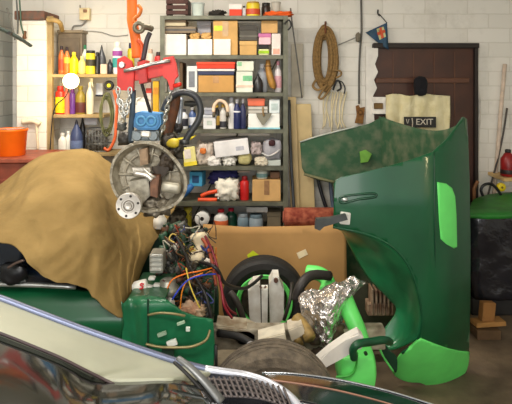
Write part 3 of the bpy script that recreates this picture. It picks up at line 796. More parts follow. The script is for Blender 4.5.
# coiled cables
b = NB()
for k in range(9):
    w = 6.0 + rnd.uniform(-1.5, 1.2); h = 19 + rnd.uniform(-3, 3); cx = 106.5 + rnd.uniform(-1, 1); cy = 115 + rnd.uniform(-1.5, 1.5)
    tube(b, [P(cx + w * cos(a), cy + h * sin(a), 3.98 + rnd.uniform(-.015, .015)) for a in [2 * pi * i / 12 for i in range(12)]], .0045, 6, 3, True)
tag(mk('wire_coil', b, M((96, 98, 58), .6, var=.3), None, True), 'olive coil of wire hanging at the wooden shelf end', 'wire coil')
b = NB(); tube(b, [P(114, 90, 3.9), P(117, 105, 3.9), P(116, 122, 3.9), P(115, 138, 3.9), P(109, 150, 3.9), P(104, 148, 3.9)], .011, 8, 5)
tag(mk('extension_cable', b, M((216, 96, 46), .5), None, True), 'orange cable dangling beside the hanging chains', 'cable')

# ================================================================== RIGHT HALF OF THE WALL
# rope coil
t = thing('rope_coil', P(325, 60, 4.36), 'coil of brown rope hanging on the white brick wall', 'rope')
b = NB()
for k in range(13):
    w = 9.2 + rnd.uniform(-4.2, 2.4); h = 27 + rnd.uniform(-5, 5); cx = 325 + rnd.uniform(-1.3, 1.3); cy = 59 + rnd.uniform(-3, 3)
    y = 4.33 + rnd.uniform(-.03, .03)
    tube(b, [P(cx + w * cos(a), cy + h * sin(a), y) for a in [2 * pi * i / 14 for i in range(14)]], .0125, 7, 3, True)
mk('coil', b, M((156, 122, 72), .85, col2=(120, 92, 52), scale=60, bump=.5, bscale=150), t, True)
b = NB(); tube(b, [P(332, 70, 4.3), P(340, 71, 4.3), P(341, 75, 4.31), P(336, 78, 4.3)], .008, 6, 5)
tube(b, [P(316, 80, 4.3), P(313, 86, 4.3), P(318, 90, 4.3), P(326, 86, 4.3)], .011, 6, 5)
tube(b, [P(327, 84, 4.3), P(320, 95, 4.3), P(319, 98, 4.3), P(323, 98, 4.3), P(331, 88, 4.3)], .009, 6, 5); mk('loose_end', b, M((140, 110, 66), .85), t, True)
b = NB(); tube(b, [P(325.5, 22, 4.39), P(325.5, 24, 4.33), P(325.5, 33, 4.29)], .008, 6, 4)
tag(mk('wall_hook', b, RUST, None, True), 'rusty nail hook holding the rope coil', 'hook')
# wires / pipe
b = NB(); tube(b, [P(361, -6, 4.385), P(361.5, 30, 4.385), P(360, 50, 4.385), P(359, 75, 4.385), P(359, 104, 4.385)], .008, 8, 5)
tag(mk('wall_cable', b, M((88, 86, 80), .6), None, True), 'dark vertical cable on wall beside the blue pennant', 'cable')
b = NB(); tube(b, [P(338, 45, 4.37), P(348, 41, 4.37), P(359, 36, 4.37)], .005, 6, 3); tag(mk('wall_wire', b, GREY, None, True), 'grey wire slung from rope coil to dark cable', 'wire')
b = NB(); lump(b, P(358, 37, 4.37), (.04, .04, .08), .25, 2, 3, 2); tag(mk('cable_clamp', b, M((120, 112, 96), .7), None, True), 'small clamp where wire meets the dark cable', 'clamp')
b = NB(); tube(b, [P(290.5, 8, 4.1), P(293, 30, 4.12), P(298, 66, 4.15), P(302, 98, 4.18)], .006, 6, 4); tag(mk('hanging_cord', b, M((92, 90, 86), .6), None, True), 'thin grey cord hanging from the rack top corner', 'cord')
# pennant
t = thing('pennant', P(380, 22, 4.36), 'blue triangular pennant with orange cross emblem over door', 'pennant')
def dpen(x, y): return 4.34 + .012 * sin(x * .5) 
b = NB(); panel(b, [(365.5, 32.5), (387, 22.5), (388.5, 50), (377, 42)], dpen, 4)
solid(mk('cloth', b, M((34, 66, 84), .7, col2=(44, 78, 110), scale=12), t, True), .003)
for outl, c in (([(376.5, 29), (383.5, 26.5), (386, 36.5), (379.5, 40)], (196, 196, 140)), ([(379, 28), (381.6, 27.1), (384, 37.5), (381.3, 38.7)], (206, 84, 46)), ([(377, 32.5), (384.8, 29.5), (385.5, 32.2), (378, 35.5)], (206, 84, 46))):
    b = NB(); panel(b, outl, lambda x, y, k=c: dpen(x, y) - (.004 if k[0] == 196 else .0065), 4); solid(mk('emblem', b, M(c, .7), t), .001)
b = NB(); tube(b, [P(387, 23, 4.345), P(381, 16, 4.37), P(379, 14, 4.385)], .004, 6, 3); mk('string', b, DARK, t)
b = NB(); tube(b, [P(378, 10, 4.395), P(378, 14, 4.37), P(380, 16, 4.365)], .006, 6, 3); tag(mk('wall_hook', b, DARK, None, True), 'dark hook holding the blue pennant', 'hook')
# black straps + cream string below the rope
t = thing('bungee_strap', P(338, 80, 4.34), 'black hooked strap hanging below the rope coil', 'strap')
b = NB(); tube(b, [P(333, 90, 4.34), P(336, 82, 4.33), P(339, 81, 4.33), P(341, 88, 4.34), P(337, 91, 4.34)], .008, 6, 5); tube(b, [P(338, 81, 4.33), P(342, 82, 4.33), P(345, 88, 4.34), P(344, 94, 4.34)], .011, 6, 5, flat=.4); mk('strap', b, BLACKP, t, True)
b = NB()
for k in range(9):
    x = 322 + k * 2.7; tube(b, [P(x + 3, 92, 4.36), P(x + rnd.uniform(-2, 2), 105, 4.35), P(x + rnd.uniform(-2, 2), 120, 4.35), P(x + rnd.uniform(-1, 3), 131 + rnd.uniform(-5, 2), 4.35)], .0055, 6, 4)
tag(mk('string_hank', b, M((222, 208, 170), .85), None, True), 'hank of cream strings hanging below the black strap', 'string')
t = thing('rusty_hasp', P(360, 115, 4.37), 'rusty metal hasp plate on wall beside the door', 'hasp')
b = NB(); prism(b, [(356, 106), (359, 105), (360, 108), (365, 107), (364, 115), (363, 124), (355, 123), (357, 115)], 4.36, 4.375, .002); mk('plate', b, M((150, 106, 50), .7, .3, col2=(110, 70, 36), scale=40), t)
b = NB(); torus(b, P(360, 112, 4.355), .016, .005, 'Y', 14, 6); mk('ring', b, M((120, 80, 40), .6, .5), t, True)
t = thing('door_latch', P(381, 105, 4.33), 'white latch board with brown slot at the door', 'latch')
b = NB(); box(b, X_(372, 4.34), X_(388, 4.34), 4.33, 4.36, Z_(114, 4.34), Z_(97, 4.34), .003); mk('board', b, M((230, 226, 218), .7), t)
b = NB(); box(b, X_(374, 4.32), X_(383, 4.32), 4.315, 4.332, Z_(109, 4.32), Z_(103, 4.32), .004); mk('bolt', b, M((110, 84, 44), .5, .4), t)
# cream towel on door + black hat + sign
def dt(x, y): return 4.30 + .012 * sin(x * .42 + y * .03) + .006 * sin(x * .9)
b = NB(); panel(b, curve2([(386, 95), (397, 94), (410, 96), (422, 94), (436, 95), (450, 96)], 3) + [(450, 118), (448, 150), (440, 175), (390, 175), (388, 140), (386, 115)], dt, 4)
tow = mk('towel', b, M((218, 206, 158), .9, col2=(232, 222, 182), scale=14, bump=.3, bscale=120), None, True); solid(tow, .008)
tag(tow, 'cream towel hanging over the brown door behind green bonnet', 'towel')
t = thing('cap', P(421, 93, 4.26), 'black woollen cap hung over the cream towel', 'cap')
b = NB(); lump(b, P(420.5, 86, 4.26), (.105, .07, .155), .1, 1.6, 4, 6); mk('crown', b, M((16, 16, 22), .95), t, True)
b = NB(); lathe(b, [(.043, 0), (.049, .004), (.049, .028), (.042, .032)], P(420.5, 93, 4.262), 20, sy=.7); mk('band', b, M((20, 20, 26), .95), t, True)
t = thing('exit_sign', P(420, 127, 4.27), 'black EXIT sign on the cream towel', 'sign')
b = NB(); box(b, X_(404, 4.265), X_(436, 4.265), 4.26, 4.272, Z_(127.5, 4.265), Z_(116.8, 4.265), .002); mk('plate', b, M((18, 18, 20), .4, var=.1), t)
def text(s, px, py, size, Y, mat, parent, name='lettering', align='CENTER', bold=.0):
    cu = bpy.data.curves.new(name, 'FONT'); cu.body = s; cu.size = size; cu.align_x = align; cu.align_y = 'CENTER'; cu.extrude = .0012; cu.offset = bold
    tmp = bpy.data.objects.new('tmp', cu); COL.objects.link(tmp)
    bpy.context.view_layer.update()
    me = bpy.data.meshes.new_from_object(tmp.evaluated_get(bpy.context.evaluated_depsgraph_get()))
    bpy.data.objects.remove(tmp)
    b = NB(); b.from_mesh(me); bpy.data.meshes.remove(me)
    bmesh.ops.rotate(b, verts=b.verts, cent=(0, 0, 0), matrix=Matrix.Rotation(pi / 2, 3, 'X'))
    bmesh.ops.translate(b, verts=b.verts, vec=P(px, py, Y))
    return mk(name, b, mat, parent)
text('EXIT', 424.5, 122.1, .066, 4.258, M((214, 206, 190), .6), t)
b = NB(); tube(b, [P(406.5, 119, 4.258), P(407.5, 123.5, 4.258), P(409, 119, 4.258)], .003, 6, 3); mk('arrow', b, M((190, 184, 170), .6), t)
b = NB(); tube(b, [P(412, 118, 4.256), P(412.6, 123, 4.255), P(412, 129.5, 4.256)], .011, 6, 3, flat=.3); mk('cord', b, M((220, 210, 190), .7), t)

# planks leaning beside the rack
for i, (a, c, top, lab, colr) in enumerate(((287, 296, 97, 'taller pale wood plank leaning beside the rack post', (214, 186, 134)), (294.5, 311, 104, 'wider pale wood plank leaning beside the first plank', (222, 196, 142)))):
    b = NB(); y0 = 4.25 + i * .04
    x0, x1 = X_(a, y0), X_(c, y0); z1 = Z_(top, y0)
    box(b, x0, x1, y0, y0 + .03, 0.001, z1, .003)
    for v in b.verts: v.co.y += (v.co.z - z1) / z1 * .06; v.co.x += (1 - v.co.z / z1) * .05
    tag(mk('plank', b, M(colr, .65, var=.12, scale=5)), lab, 'plank')
b = NB(); box(b, X_(291, 4.38), X_(303, 4.38), 4.36, 4.397, Z_(97, 4.38), Z_(44, 4.38), .003); tag(mk('wall_board', b, M((186, 178, 160), .75, var=.1)), 'pale grey board fixed behind the hanging cord', 'board')
for px, c, lab in ((286.5, (60, 62, 66), 'dark thin pole leaning between rack and planks'), (300, (150, 150, 156), 'grey thin tube behind the leaning planks')):
    pass
b = NB(); tube(b, [P(289, 100, 4.2), P(291, 160, 4.16), P(294, 215, 4.12), Vector((.29, 4.08, .01))], .012, 8, 4); tag(mk('conduit_pole', b, M((70, 72, 76), .5), None, True), 'dark thin pole leaning between rack and planks', 'pole')
# red-brown patterned box / rolled cloth
t = thing('rolled_carpet', (X_(310, 3.98), 3.98, Z_(226, 3.98)), 'dark red patterned carpet roll beyond the cardboard sheet', 'carpet roll')
zc = Z_(217, 3.98); rr = 9.3 / F * 3.98
for px0 in (0,):
    b = NB(); lathe(b, [(.6 * rr, -.205), (.95 * rr, -.2), (rr, -.19), (rr * 1.02, 0), (rr, .2), (.9 * rr, .205), (.6 * rr, .207)], (X_(312, 3.98), 3.98, zc), 24, 'X'); mk('roll', b, M((124, 48, 32), .9, col2=(170, 92, 66), scale=28, bump=.3), t, True)
b = NB(); torus(b, (X_(312, 3.98) - .205, 3.98, zc), .035, .008, 'X', 20, 6); mk('spiral_end', b, M((150, 80, 60), .9), t, True)
# trestle that holds the roll up
b = NB(); box(b, X_(290, 4.0), X_(340, 4.0), 3.9, 4.06, zc - rr - .035, zc - rr - .001, .003)
for x in (X_(291, 4.0), X_(334, 4.0)): box(b, x, x + .04, 3.92, 4.04, 0, zc - rr - .036, .003)
tag(mk('trestle', b, WOOD), 'low wooden trestle carrying the red carpet roll', 'trestle')

# ================================================================== CARDBOARD SHEET
def dc(x, y): return 3.74 + .02 * sin(x * .03) - (y - 225) * .0002
b = NB(); panel(b, [(203, 224), (245, 227), (300, 226), (346, 224), (347, 300), (345, 345), (203, 345)], dc, 10)
t = thing('cardboard_sheet', (X_(275, 3.74), 3.74, Z_(345, 3.74)), 'large brown cardboard sheet standing behind the green rimmed wheel', 'cardboard')
o = mk('sheet', b, M((186, 142, 86), .8, var=.1, scale=4), t, True); solid(o, .008)
b = NB(); panel(b, [(296.5, 253), (305.5, 249), (308, 254.5), (299, 259)], lambda x, y: dc(x, y) - .007, 5); solid(mk('paper_label', b, M((232, 214, 176), .7), t), .001)
b = NB(); panel(b, [(247, 255), (253, 250.5), (259, 255), (257, 260), (249, 260)], lambda x, y: dc(x, y) - .007, 5); solid(mk('yellow_sticker', b, M((214, 226, 40), .6), t), .001)
# ================================================================== GREEN SPORTS CAR (stripped front)
car = thing('sports_car', (-.4, 2.95, 0), 'dark green sports car with stripped front end under the tan cover', 'car')
# body side (rear of the near wing / door)
def dbody(x, y): return 2.22 + .05 * max(0, (300 - y) / 20) ** 1.5 + .0012 * abs(y - 325) ** 1.1
b = NB(); panel(b, [(-80, 284), (30, 285), (75, 288), (118, 298), (124, 304), (122, 372), (120, 395), (-80, 395)], dbody, 8)
solid(mk('door_skin', b, GREEN, car, True, face=(0, -1, 0)), .02, -1.0)
b = NB(); tube(b, [P(-60, 283.5, 2.26), P(20, 284.5, 2.26), P(76, 287, 2.26)], .011, 8, 4); mk('waist_trim', b, M((190, 192, 188), .3, .8), car, True)
for pts in ([(26, 288.5), (40, 288), (52, 289.5)], [(30, 304), (50, 304.5), (66, 305)], [(70, 302), (85, 301), (108, 304)]):
    pass
# dark side window / cockpit
b = NB(); panel(b, [(-80, 238), (8, 240), (80, 262), (78, 287), (-80, 284)], lambda x, y: 2.34, 12); solid(mk('side_window', b, M((18, 28, 42), .2, var=.2, coat=.5), car), .012, 1.0)
b = NB(); lump(b, P(14, 273, 2.24), (.12, .05, .1), .3, 2, 3, 5); mk('door_mirror', b, BLACKP, car, True)
b = NB(); tube(b, [P(8, 268, 2.2), P(16, 263, 2.2), P(24, 260, 2.2)], .006, 6, 3); mk('mirror_arm', b, M((120, 100, 90), .4, .6), car, True)
# hood frame / hidden body volume
b = NB(); box(b, -1.5, -.95, 2.62, 3.4, .3, .95, .08, 2); mk('hood', b, DARK, car)
# scuttle & bulkhead
b = NB(); box(b, -.86, -.64, 2.5, 3.4, .3, .78, .05, 3); mk('scuttle', b, GREEN_D, car)
b = NB(); prism(b, [(138, 260), (150, 249), (158, 238), (168, 228), (178, 224), (205, 240), (214, 268), (218, 300), (218, 345), (150, 345), (140, 300)], 2.86, 2.93, .01); mk('bulkhead', b, GREEN_D, car)
def dfp(x, y): return 2.25 + .0008 * (x - 150) - .022 * math.exp(-((x - (131 + (y - 300) * .12)) / 4.5) ** 2) + (.03 * max(0, (306 - y) / 8) ** 2 if y < 306 else 0)
b = NB(); panel(b, [(123, 304), (128, 298), (136, 295), (147, 295), (157, 296), (168, 300), (182, 312), (198, 318), (213, 320), (215, 345), (213, 378), (121, 378)], dfp, 4); solid(mk('footwell_panel', b, M((20, 104, 66), .4, var=.2, scale=10, coat=.2), car, True, face=(0, -1, 0)), .015, -1.0)
b = NB(); box(b, X_(128, 2.3), X_(166, 2.3), 2.29, 2.6, Z_(300, 2.3), Z_(297, 2.3), .004); mk('footwell_top', b, GREEN, car)
b = NB(); tube(b, [P(148, 299, 2.25), P(148, 330, 2.243), P(148, 372, 2.243)], .004, 6, 3); mk('seam', b, M((10, 52, 34), .5), car)
for (x, y, w, h, c) in ((129.5, 331, 4, 4, (226, 230, 226)), (134, 342.5, 4, 3, (200, 220, 206)), (172, 343, 10, 6, (226, 230, 222)), (188, 329, 4, 4, (214, 226, 214)), (126, 327, 2, 4, (190, 210, 196)), (162, 334, 9, 3.5, (150, 176, 150)), (181, 323, 8, 2.5, (170, 200, 170))):
    b = NB(); rotbox(b, P(x, y, 2.236), (w / F * 2.24, .012, h / F * 2.24), (0, -.35 if w > 7.5 else 0, 0), .001); mk('sticker', b, M(c, .6), car)
b = NB(); rotbox(b, P(168, 352, 2.235), (.05, .01, .04), (0, 0, 0), .002); mk('mounting_hole', b, M((8, 44, 28), .6), car)
b = NB(); tube(b, [P(146, 344, 2.23), P(160, 347, 2.22), P(180, 347.5, 2.215), P(194, 346, 2.22), P(206, 340, 2.24), P(210, 330, 2.26)], .0055, 6, 6)
tube(b, [P(148, 315, 2.24), P(160, 313, 2.225), P(175, 314, 2.225), P(185, 316, 2.24)], .005, 6, 6); mk('brake_pipe', b, M((150, 138, 96), .4, .4), car, True)
# regulator, sticker
b = NB(); box(b, X_(149, 2.5), X_(163, 2.5), 2.5, 2.6, Z_(274, 2.5), Z_(254, 2.5), .012, 2)
for k in range(4): box(b, X_(150, 2.5), X_(162, 2.5), 2.49, 2.502, Z_(257 + 4.6 * k, 2.5), Z_(255 + 4.6 * k, 2.5), .003)
mk('regulator_box', b, M((186, 186, 178), .35, .6, var=.2), car)
b = NB(); rotbox(b, P(140, 286, 2.42), (.068, .05, .045), (0, -.25, 0), .015, 2); mk('fuse_box', b, M((236, 234, 226), .5), car)
b = NB(); tube(b, [P(144, 284.5, 2.385), P(141.5, 283.6, 2.384), P(140.3, 285, 2.384), P(142.3, 286.3, 2.384), P(142.6, 288.2, 2.384), P(139.6, 288.7, 2.385)], .0035, 6, 4); mk('red_mark', b, M((206, 50, 60), .5), car)
for px, py in ((152, 278), (157, 285), (150, 287)):
    b = NB(); rotbox(b, P(px, py, 2.42), (.03, .03, .014), (0, rnd.uniform(-.3, .3), 0), .004); mk('connector', b, M((214, 214, 208), .4, .3), car)
# reservoir, heater, pipes
b = NB(); lathe(b, [(.03, 0), (.036, .005), (.036, .045), (.024, .06), (.024, .07), (.02, .075)], P(160, 228, 2.9), 18); mk('brake_reservoir', b, M((230, 226, 216), .4), car, True)
b = NB(); lathe(b, [(.02, 0), (.024, .004), (.024, .018), (.016, .022)], P(160, 220.5, 2.9) + Vector((0, 0, .015)), 16); mk('reservoir_cap', b, M((206, 200, 190), .4), car, True)
b = NB(); tube(b, [P(199, 233, 2.72), P(200, 246, 2.7), P(196, 262, 2.68)], lambda q: .036 + .012 * sin(q * 9), 12, 5); mk('washer_bottle', b, M((220, 204, 170), .5), car, True)
b = NB(); lump(b, P(191, 309, 2.4), (.14, .11, .085), .35, 2.6, 4, 14, 0, True); mk('pulled_carpet', b, M((164, 124, 96), .85, col2=(196, 174, 146), scale=20), car, True)
b = NB(); lathe(b, [(.03, 0), (.05, .004), (.05, .03), (.036, .045), (.036, .06), (.02, .07)], P(168, 294, 2.44), 18); mk('horn', b, M((150, 150, 140), .4, .6), car, True)
b = NB(); rotbox(b, P(196, 285, 2.75), (.1, .12, .16), (0, .1, 0), .02, 2); mk('heater_box', b, M((22, 76, 44), .45), car)
b = NB(); rotbox(b, P(208, 300, 2.6), (.06, .1, .24), (0, .05, 0), .012, 2); mk('heater_duct', b, M((18, 66, 38), .5), car)
for (x, y, Y, s, c, seed) in ((172, 238, 2.82, .08, (38, 40, 34), 1), (184, 232, 2.82, .09, (44, 40, 34), 2), (178, 258, 2.74, .1, (36, 44, 34), 3), (192, 268, 2.66, .08, (70, 62, 50), 4), (172, 274, 2.62, .08, (52, 56, 44), 5), (204, 256, 2.72, .08, (46, 38, 36), 6), (186, 288, 2.55, .08, (60, 50, 40), 7), (162, 262, 2.7, .07, (30, 46, 34), 8), (206, 316, 2.45, .08, (40, 44, 36), 9), (170, 304, 2.38, .05, (206, 206, 200), 10), (150, 236, 2.84, .04, (120, 122, 114), 11), (207, 262, 2.6, .035, (226, 218, 206), 12), (176, 247, 2.68, .035, (180, 176, 160), 13)):
    b = NB(); lump(b, P(x, y, Y), (s, s, s * 1.1), .35, 2.8, 3, seed, 0, True); mk('engine_bay_fitting', b, M(c, .5, .2, var=.35, scale=40), car, True)
# wiring loom: each wire a part
WC = [(206, 116, 38), (30, 28, 28), (58, 70, 130), (36, 32, 30), (30, 28, 28), (36, 32, 30), (92, 22, 34), (110, 76, 44), (180, 156, 70), (28, 34, 30), (150, 146, 130), (26, 26, 26), (70, 52, 40), (24, 52, 34), (150, 66, 44), (34, 32, 30), (84, 74, 56)]
hand = [
    ((226, 116, 28), [(166, 292, 2.4), (172, 280, 2.4), (185, 274, 2.42), (200, 271, 2.44), (212, 268, 2.5)], .0032),
    ((236, 140, 30), [(180, 312, 2.38), (182, 292, 2.38), (188, 280, 2.4), (203, 273, 2.44)], .003),
    ((50, 72, 196), [(172, 300, 2.36), (180, 288, 2.36), (190, 279, 2.37), (204, 275, 2.42), (216, 274, 2.5)], .0035),
    ((120, 24, 40), [(205, 236, 2.6), (212, 250, 2.56), (218, 270, 2.52), (222, 292, 2.5), (228, 308, 2.5), (236, 314, 2.55)], .006),
    ((150, 34, 50), [(214, 262, 2.56), (221, 285, 2.5), (224, 305, 2.46), (232, 318, 2.5)], .006),
    ((216, 190, 70), [(186, 268, 2.4), (190, 285, 2.38), (196, 300, 2.36), (200, 308, 2.36)], .003),
    ((30, 28, 28), [(176, 236, 2.66), (184, 252, 2.6), (192, 272, 2.5), (206, 296, 2.42), (212, 326, 2.4)], .007),
    ((30, 28, 30), [(200, 262, 2.58), (216, 268, 2.5), (226, 284, 2.6), (246, 288, 2.85), (262, 276, 3.0)], .009),
    ((150, 66, 40), [(196, 232, 2.7), (206, 244, 2.66), (212, 262, 2.6), (216, 286, 2.54)], .008)]
for c, pts, r in hand:
    b = NB(); tube(b, [P(*p) for p in pts], r, 7, 6); mk('wire', b, M(c, .45), car, True)
for k in range(72):
    x, y = rnd.uniform(158, 212), rnd.uniform(226, 304)
    x = max(x, 158 + max(0, 250 - y) * .3); Y = 2.76 - (y - 225) * .0042
    pts = []
    for i in range(5):
        pts.append(P(min(216, max(150, x)), y, Y)); x += rnd.uniform(-10, 10); y += rnd.uniform(-8, 13); Y += rnd.uniform(-.03, .03)
    b = NB(); tube(b, pts, rnd.choice((.002, .0025, .0035)), 6, 5); mk('wire', b, M(WC[k % len(WC)], .5), car, True)
for k in range(70):
    x, y = rnd.uniform(158, 210), rnd.uniform(226, 306); x = max(x, 160 + max(0, 250 - y) * .3); Y = 2.82 - (y - 225) * .0044
    c_ = rnd.choice(((18, 50, 32), (30, 30, 28), (40, 36, 32), (16, 60, 36), (16, 66, 40), (50, 46, 40), (70, 70, 64), (90, 60, 40), (34, 34, 36)))
    b = NB(); lump(b, P(x, y, Y), (rnd.uniform(.025, .06), .05, rnd.uniform(.03, .07)), .35, 2.8, 2, k, 0, True); mk('engine_bay_fitting', b, M(c_, .5, .1, var=.35, scale=40), car, True)
# chassis
CHM = M((176, 168, 148), .6, col2=(120, 108, 90), scale=16)
b = NB(); box(b, -.5, .62, 2.62, 2.7, .36, .46, .01, 2); mk('chassis_rail', b, CHM, car)
b = NB(); box(b, -.5, .7, 3.2, 3.28, .1, .18, .01, 2); mk('chassis_rail', b, CHM, car)
b = NB(); box(b, -.3, .3, 2.705, 3.19, .1, .13, .005); mk('floor_tray', b, M((150, 138, 116), .75, col2=(96, 82, 66), scale=12), car)
b = NB(); tube(b, [P(218, 333, 2.6), P(240, 337, 2.55), P(262, 350, 2.5)], .018, 8, 4); mk('steering_rod', b, DARK, car, True)
b = NB(); tube(b, [P(216, 345, 2.3), P(216, 372, 2.3)], .008, 6, 2); mk('brake_hose', b, DARK, car, True)
# wheel
def wheel(cx, cy, cz, R, W, rimmat, tyrem):
    w = bpy.data.objects.new('wheel', None); COL.objects.link(w); w.parent = car; w.location = Vector((cx, cy, cz)) - wloc(car)
    b = NB(); rr = R * .67
    prof = [(rr, -W * .40), (R * .80, -W * .5), (R * .93, -W * .47), (R * .975, -W * .40), (R, -W * .30), (R, -W * .20), (R * .98, -W * .19), (R * .98, -W * .16), (R, -W * .15), (R, -W * .03), (R * .98, -W * .02), (R * .98, W * .02), (R, W * .03), (R, W * .15), (R * .98, W * .16), (R * .98, W * .19), (R, W * .20), (R, W * .30), (R * .975, W * .40), (R * .93, W * .47), (R * .80, W * .5), (rr, W * .40), (rr * .97, W * .3), (rr * .97, -W * .3), (rr, -W * .40)]
    lathe(b, prof, (cx, cy, cz), 64, 'Y', cap=False)
    for f in b.faces: pass
    autosmooth(mk('tyre', b, tyrem, w), 25)
    b = NB(); lathe(b, [(rr * 1.01, -W * .46), (rr * .98, -W * .50), (rr * .86, -W * .46), (rr * .82, -W * .2), (rr * .80, 0), (rr * .5, .0), (rr * .3, -.015), (rr * .1, -.015), (rr * .1, .01), (rr * .3, .01), (rr * .5, .02), (rr * .8, .02), (rr * .96, W * .42), (rr * .99, W * .42)], (cx, cy, cz), 48, 'Y', cap=False)
    autosmooth(mk('rim', b, rimmat, w))
    b = NB(); lathe(b, [(rr * .80, -.028), (rr * .79, -.034), (rr * .62, -.04), (rr * .45, -.03), (rr * .28, -.05), (rr * .1, -.05), (rr * .1, -.02), (rr * .80, -.018)], (cx, cy, cz), 40, 'Y', cap=False)
    autosmooth(mk('brake_backplate', b, M((78, 62, 50), .75, .1, col2=(48, 40, 36), scale=18), w))
    b = NB()
    for i in range(4):
        a = pi / 4 + pi / 2 * i; lathe(b, [(.011, -.03), (.011, .0)], (cx + rr * .4 * cos(a), cy, cz + rr * .4 * sin(a)), 6, 'Y')
    lathe(b, [(.03, -.04), (.035, -.02), (.035, 0)], (cx, cy, cz), 16, 'Y')
    mk('hub', b, M((70, 62, 54), .6, .4), w)
    return w
w1 = wheel(X_(264, 3.48), 3.48, .264, .264, .16, LIME, M((36, 35, 34), .7, var=.25, scale=30))
w2 = wheel(X_(273, 2.3), 2.3, .272, .272, .17, M((120, 112, 100), .5, .5), M((122, 110, 94), .9, col2=(86, 78, 68), scale=25, bump=.4, bscale=80))
# suspension turrets / white castings in the wheel
TUR = M((230, 228, 220), .5, col2=(204, 198, 186), scale=16)
b = NB(); prism(b, [(248, 291), (253, 284), (260, 283), (261, 326), (250, 328)], 3.02, 3.14, .006)
mk('suspension_turret', b, TUR, car)
b = NB(); prism(b, [(269, 284), (271, 281), (273, 277), (279, 277), (280, 284), (284, 290), (284, 320), (276, 326), (270, 326)], 3.06, 3.18, .006)
mk('suspension_turret', b, TUR, car)
b = NB(); prism(b, [(261.5, 289), (268, 289), (267.3, 332), (262, 332)], 2.97, 3.03, .006)
mk('suspension_turret', b, TUR, car)
b = NB(); tube(b, [P(260, 286, 2.99), P(263, 290, 2.98), P(266, 286, 2.99)], .006, 6, 3); mk('bracket', b, M((90, 60, 46), .6), car)
b = NB(); lathe(b, [(.012, 0), (.012, .02)], P(276, 281, 3.03), 10, 'Y'); mk('bolt', b, M((90, 60, 46), .6), car)
b = NB(); tube(b, [P(230, 292, 3.0), P(236, 300, 2.98), P(241, 312, 2.98), P(244, 322, 3.0)], .018, 8, 5); mk('radiator_hose', b, M((60, 54, 50), .6), car, True)
b = NB(); tube(b, [P(284, 320, 3.0), P(290, 300, 3.0), P(292, 283, 3.1)], .01, 8, 4); mk('damper', b, M((50, 44, 40), .5), car, True)
# parts above the near wheel
b = NB(); prism(b, [(216, 326), (246, 329), (256, 334), (256, 346), (240, 346), (232, 336), (216, 336)], 2.62, 2.74, .006); mk('cross_member', b, M((196, 186, 164), .6, col2=(150, 130, 104), scale=18), car)
b = NB(); prism(b, [(258, 340), (285, 333), (287, 345), (264, 350)], 2.46, 2.56, .005); mk('upper_wishbone', b, M((222, 214, 194), .55), car)
b = NB(); prism(b, [(288, 330), (302, 325), (306, 334), (292, 342)], 2.5, 2.6, .005); mk('lower_wishbone', b, M((200, 190, 170), .6), car)
b = NB(); tube(b, [P(250, 347, 2.4), P(262, 345, 2.38), P(280, 345, 2.38), P(286, 347, 2.4)], .012, 8, 4); mk('anti_roll_bar', b, M((52, 46, 42), .5, .4), car, True)
for px in (251, 283):
    b = NB(); lathe(b, [(.008, 0), (.018, .004), (.018, .02), (.01, .026)], P(px, 348, 2.36), 12); mk('bush', b, M((214, 216, 220), .3, .6), car, True)
b = NB(); tube(b, [P(296, 318, 2.6), P(304, 328, 2.55), P(310, 338, 2.5)], .03, 8, 3); tube(b, [P(292, 326, 2.7), P(300, 345, 2.6)], .02, 8, 3); mk('spring', b, M((150, 124, 70), .6, var=.3, scale=30), car, True)
b = NB(); tube(b, [P(330, 276, 2.95), P(312, 275, 2.9), P(301, 285, 2.85), P(296, 300, 2.85)], .026, 8, 4); mk('coolant_hose', b, M((48, 44, 42), .55), car, True)
for k in range(16):
    b = NB(); lump(b, P(rnd.uniform(296, 345), rnd.uniform(322, 352), rnd.uniform(2.6, 2.75)), (.06, .06, .05), .4, 3, 2, k, 0, True)
    mk('grimy_fitting', b, M((92, 76, 58), .8, col2=(60, 48, 38), scale=20), car, True)
# radiator-like finned piece behind foil
b = NB()
for k in range(6): box(b, X_(371 + k * 4, 3.22), X_(373 + k * 4, 3.22), 3.2, 3.3, Z_(314, 3.22), Z_(288 + k * .9, 3.22), .003)
box(b, X_(368, 3.22), X_(396, 3.22), 3.22, 3.31, Z_(316, 3.22), Z_(304, 3.22), .003)
mk('radiator_core', b, M((168, 146, 122), .6, .2, col2=(110, 80, 60), scale=20), car)
b = NB(); prism(b, [(348, 292), (368, 284), (396, 300), (396, 330), (372, 348), (352, 320)], 3.34, 3.4, .004); mk('radiator_shroud', b, M((56, 58, 40), .6, var=.3), car)
# lime front parts of the car: hinge tube, bumper corner
t = car
b = NB(); tube(b, [P(308, 272, 3.1), P(320, 274, 3.06), P(328, 282, 3.0), P(326, 292, 2.95)], .04, 12, 5); mk('lime_inner_wing', b, LIME, car, True)
b = NB(); tube(b, [P(343, 296, 2.68), P(349, 310, 2.66), P(356, 326, 2.62), P(361, 340, 2.58), P(364, 352, 2.55)], lambda q: .044 - .006 * q, 14, 5); mk('lime_front_tube', b, LIME, car, True)
b = NB(); lump(b, P(355.5, 366, 2.52), (.185, .19, .185), .03, 1.0, 5, 3)
mk('lime_valance_corner', b, LIME, car, True)
b = NB(); tube(b, [P(336, 377, 2.418), P(350, 375, 2.414), P(356, 366, 2.414), P(357, 352, 2.414)], .005, 6, 5); mk('seam', b, M((60, 170, 60), .5), car)
for px, py in ((356.5, 356), (366, 354)):
    b = NB(); lathe(b, [(.008, 0), (.008, .012)], P(px, py, 2.41), 10, 'Y'); mk('bolt_hole', b, M((24, 70, 30), .6), car)
b = NB(); prism(b, [(316, 363), (330, 351), (346, 340), (359, 333), (364, 338), (362, 350), (350, 352), (336, 360), (322, 372)], 2.36, 2.42, .008); mk('white_chassis_arm', b, M((222, 218, 210), .55, var=.08), car)
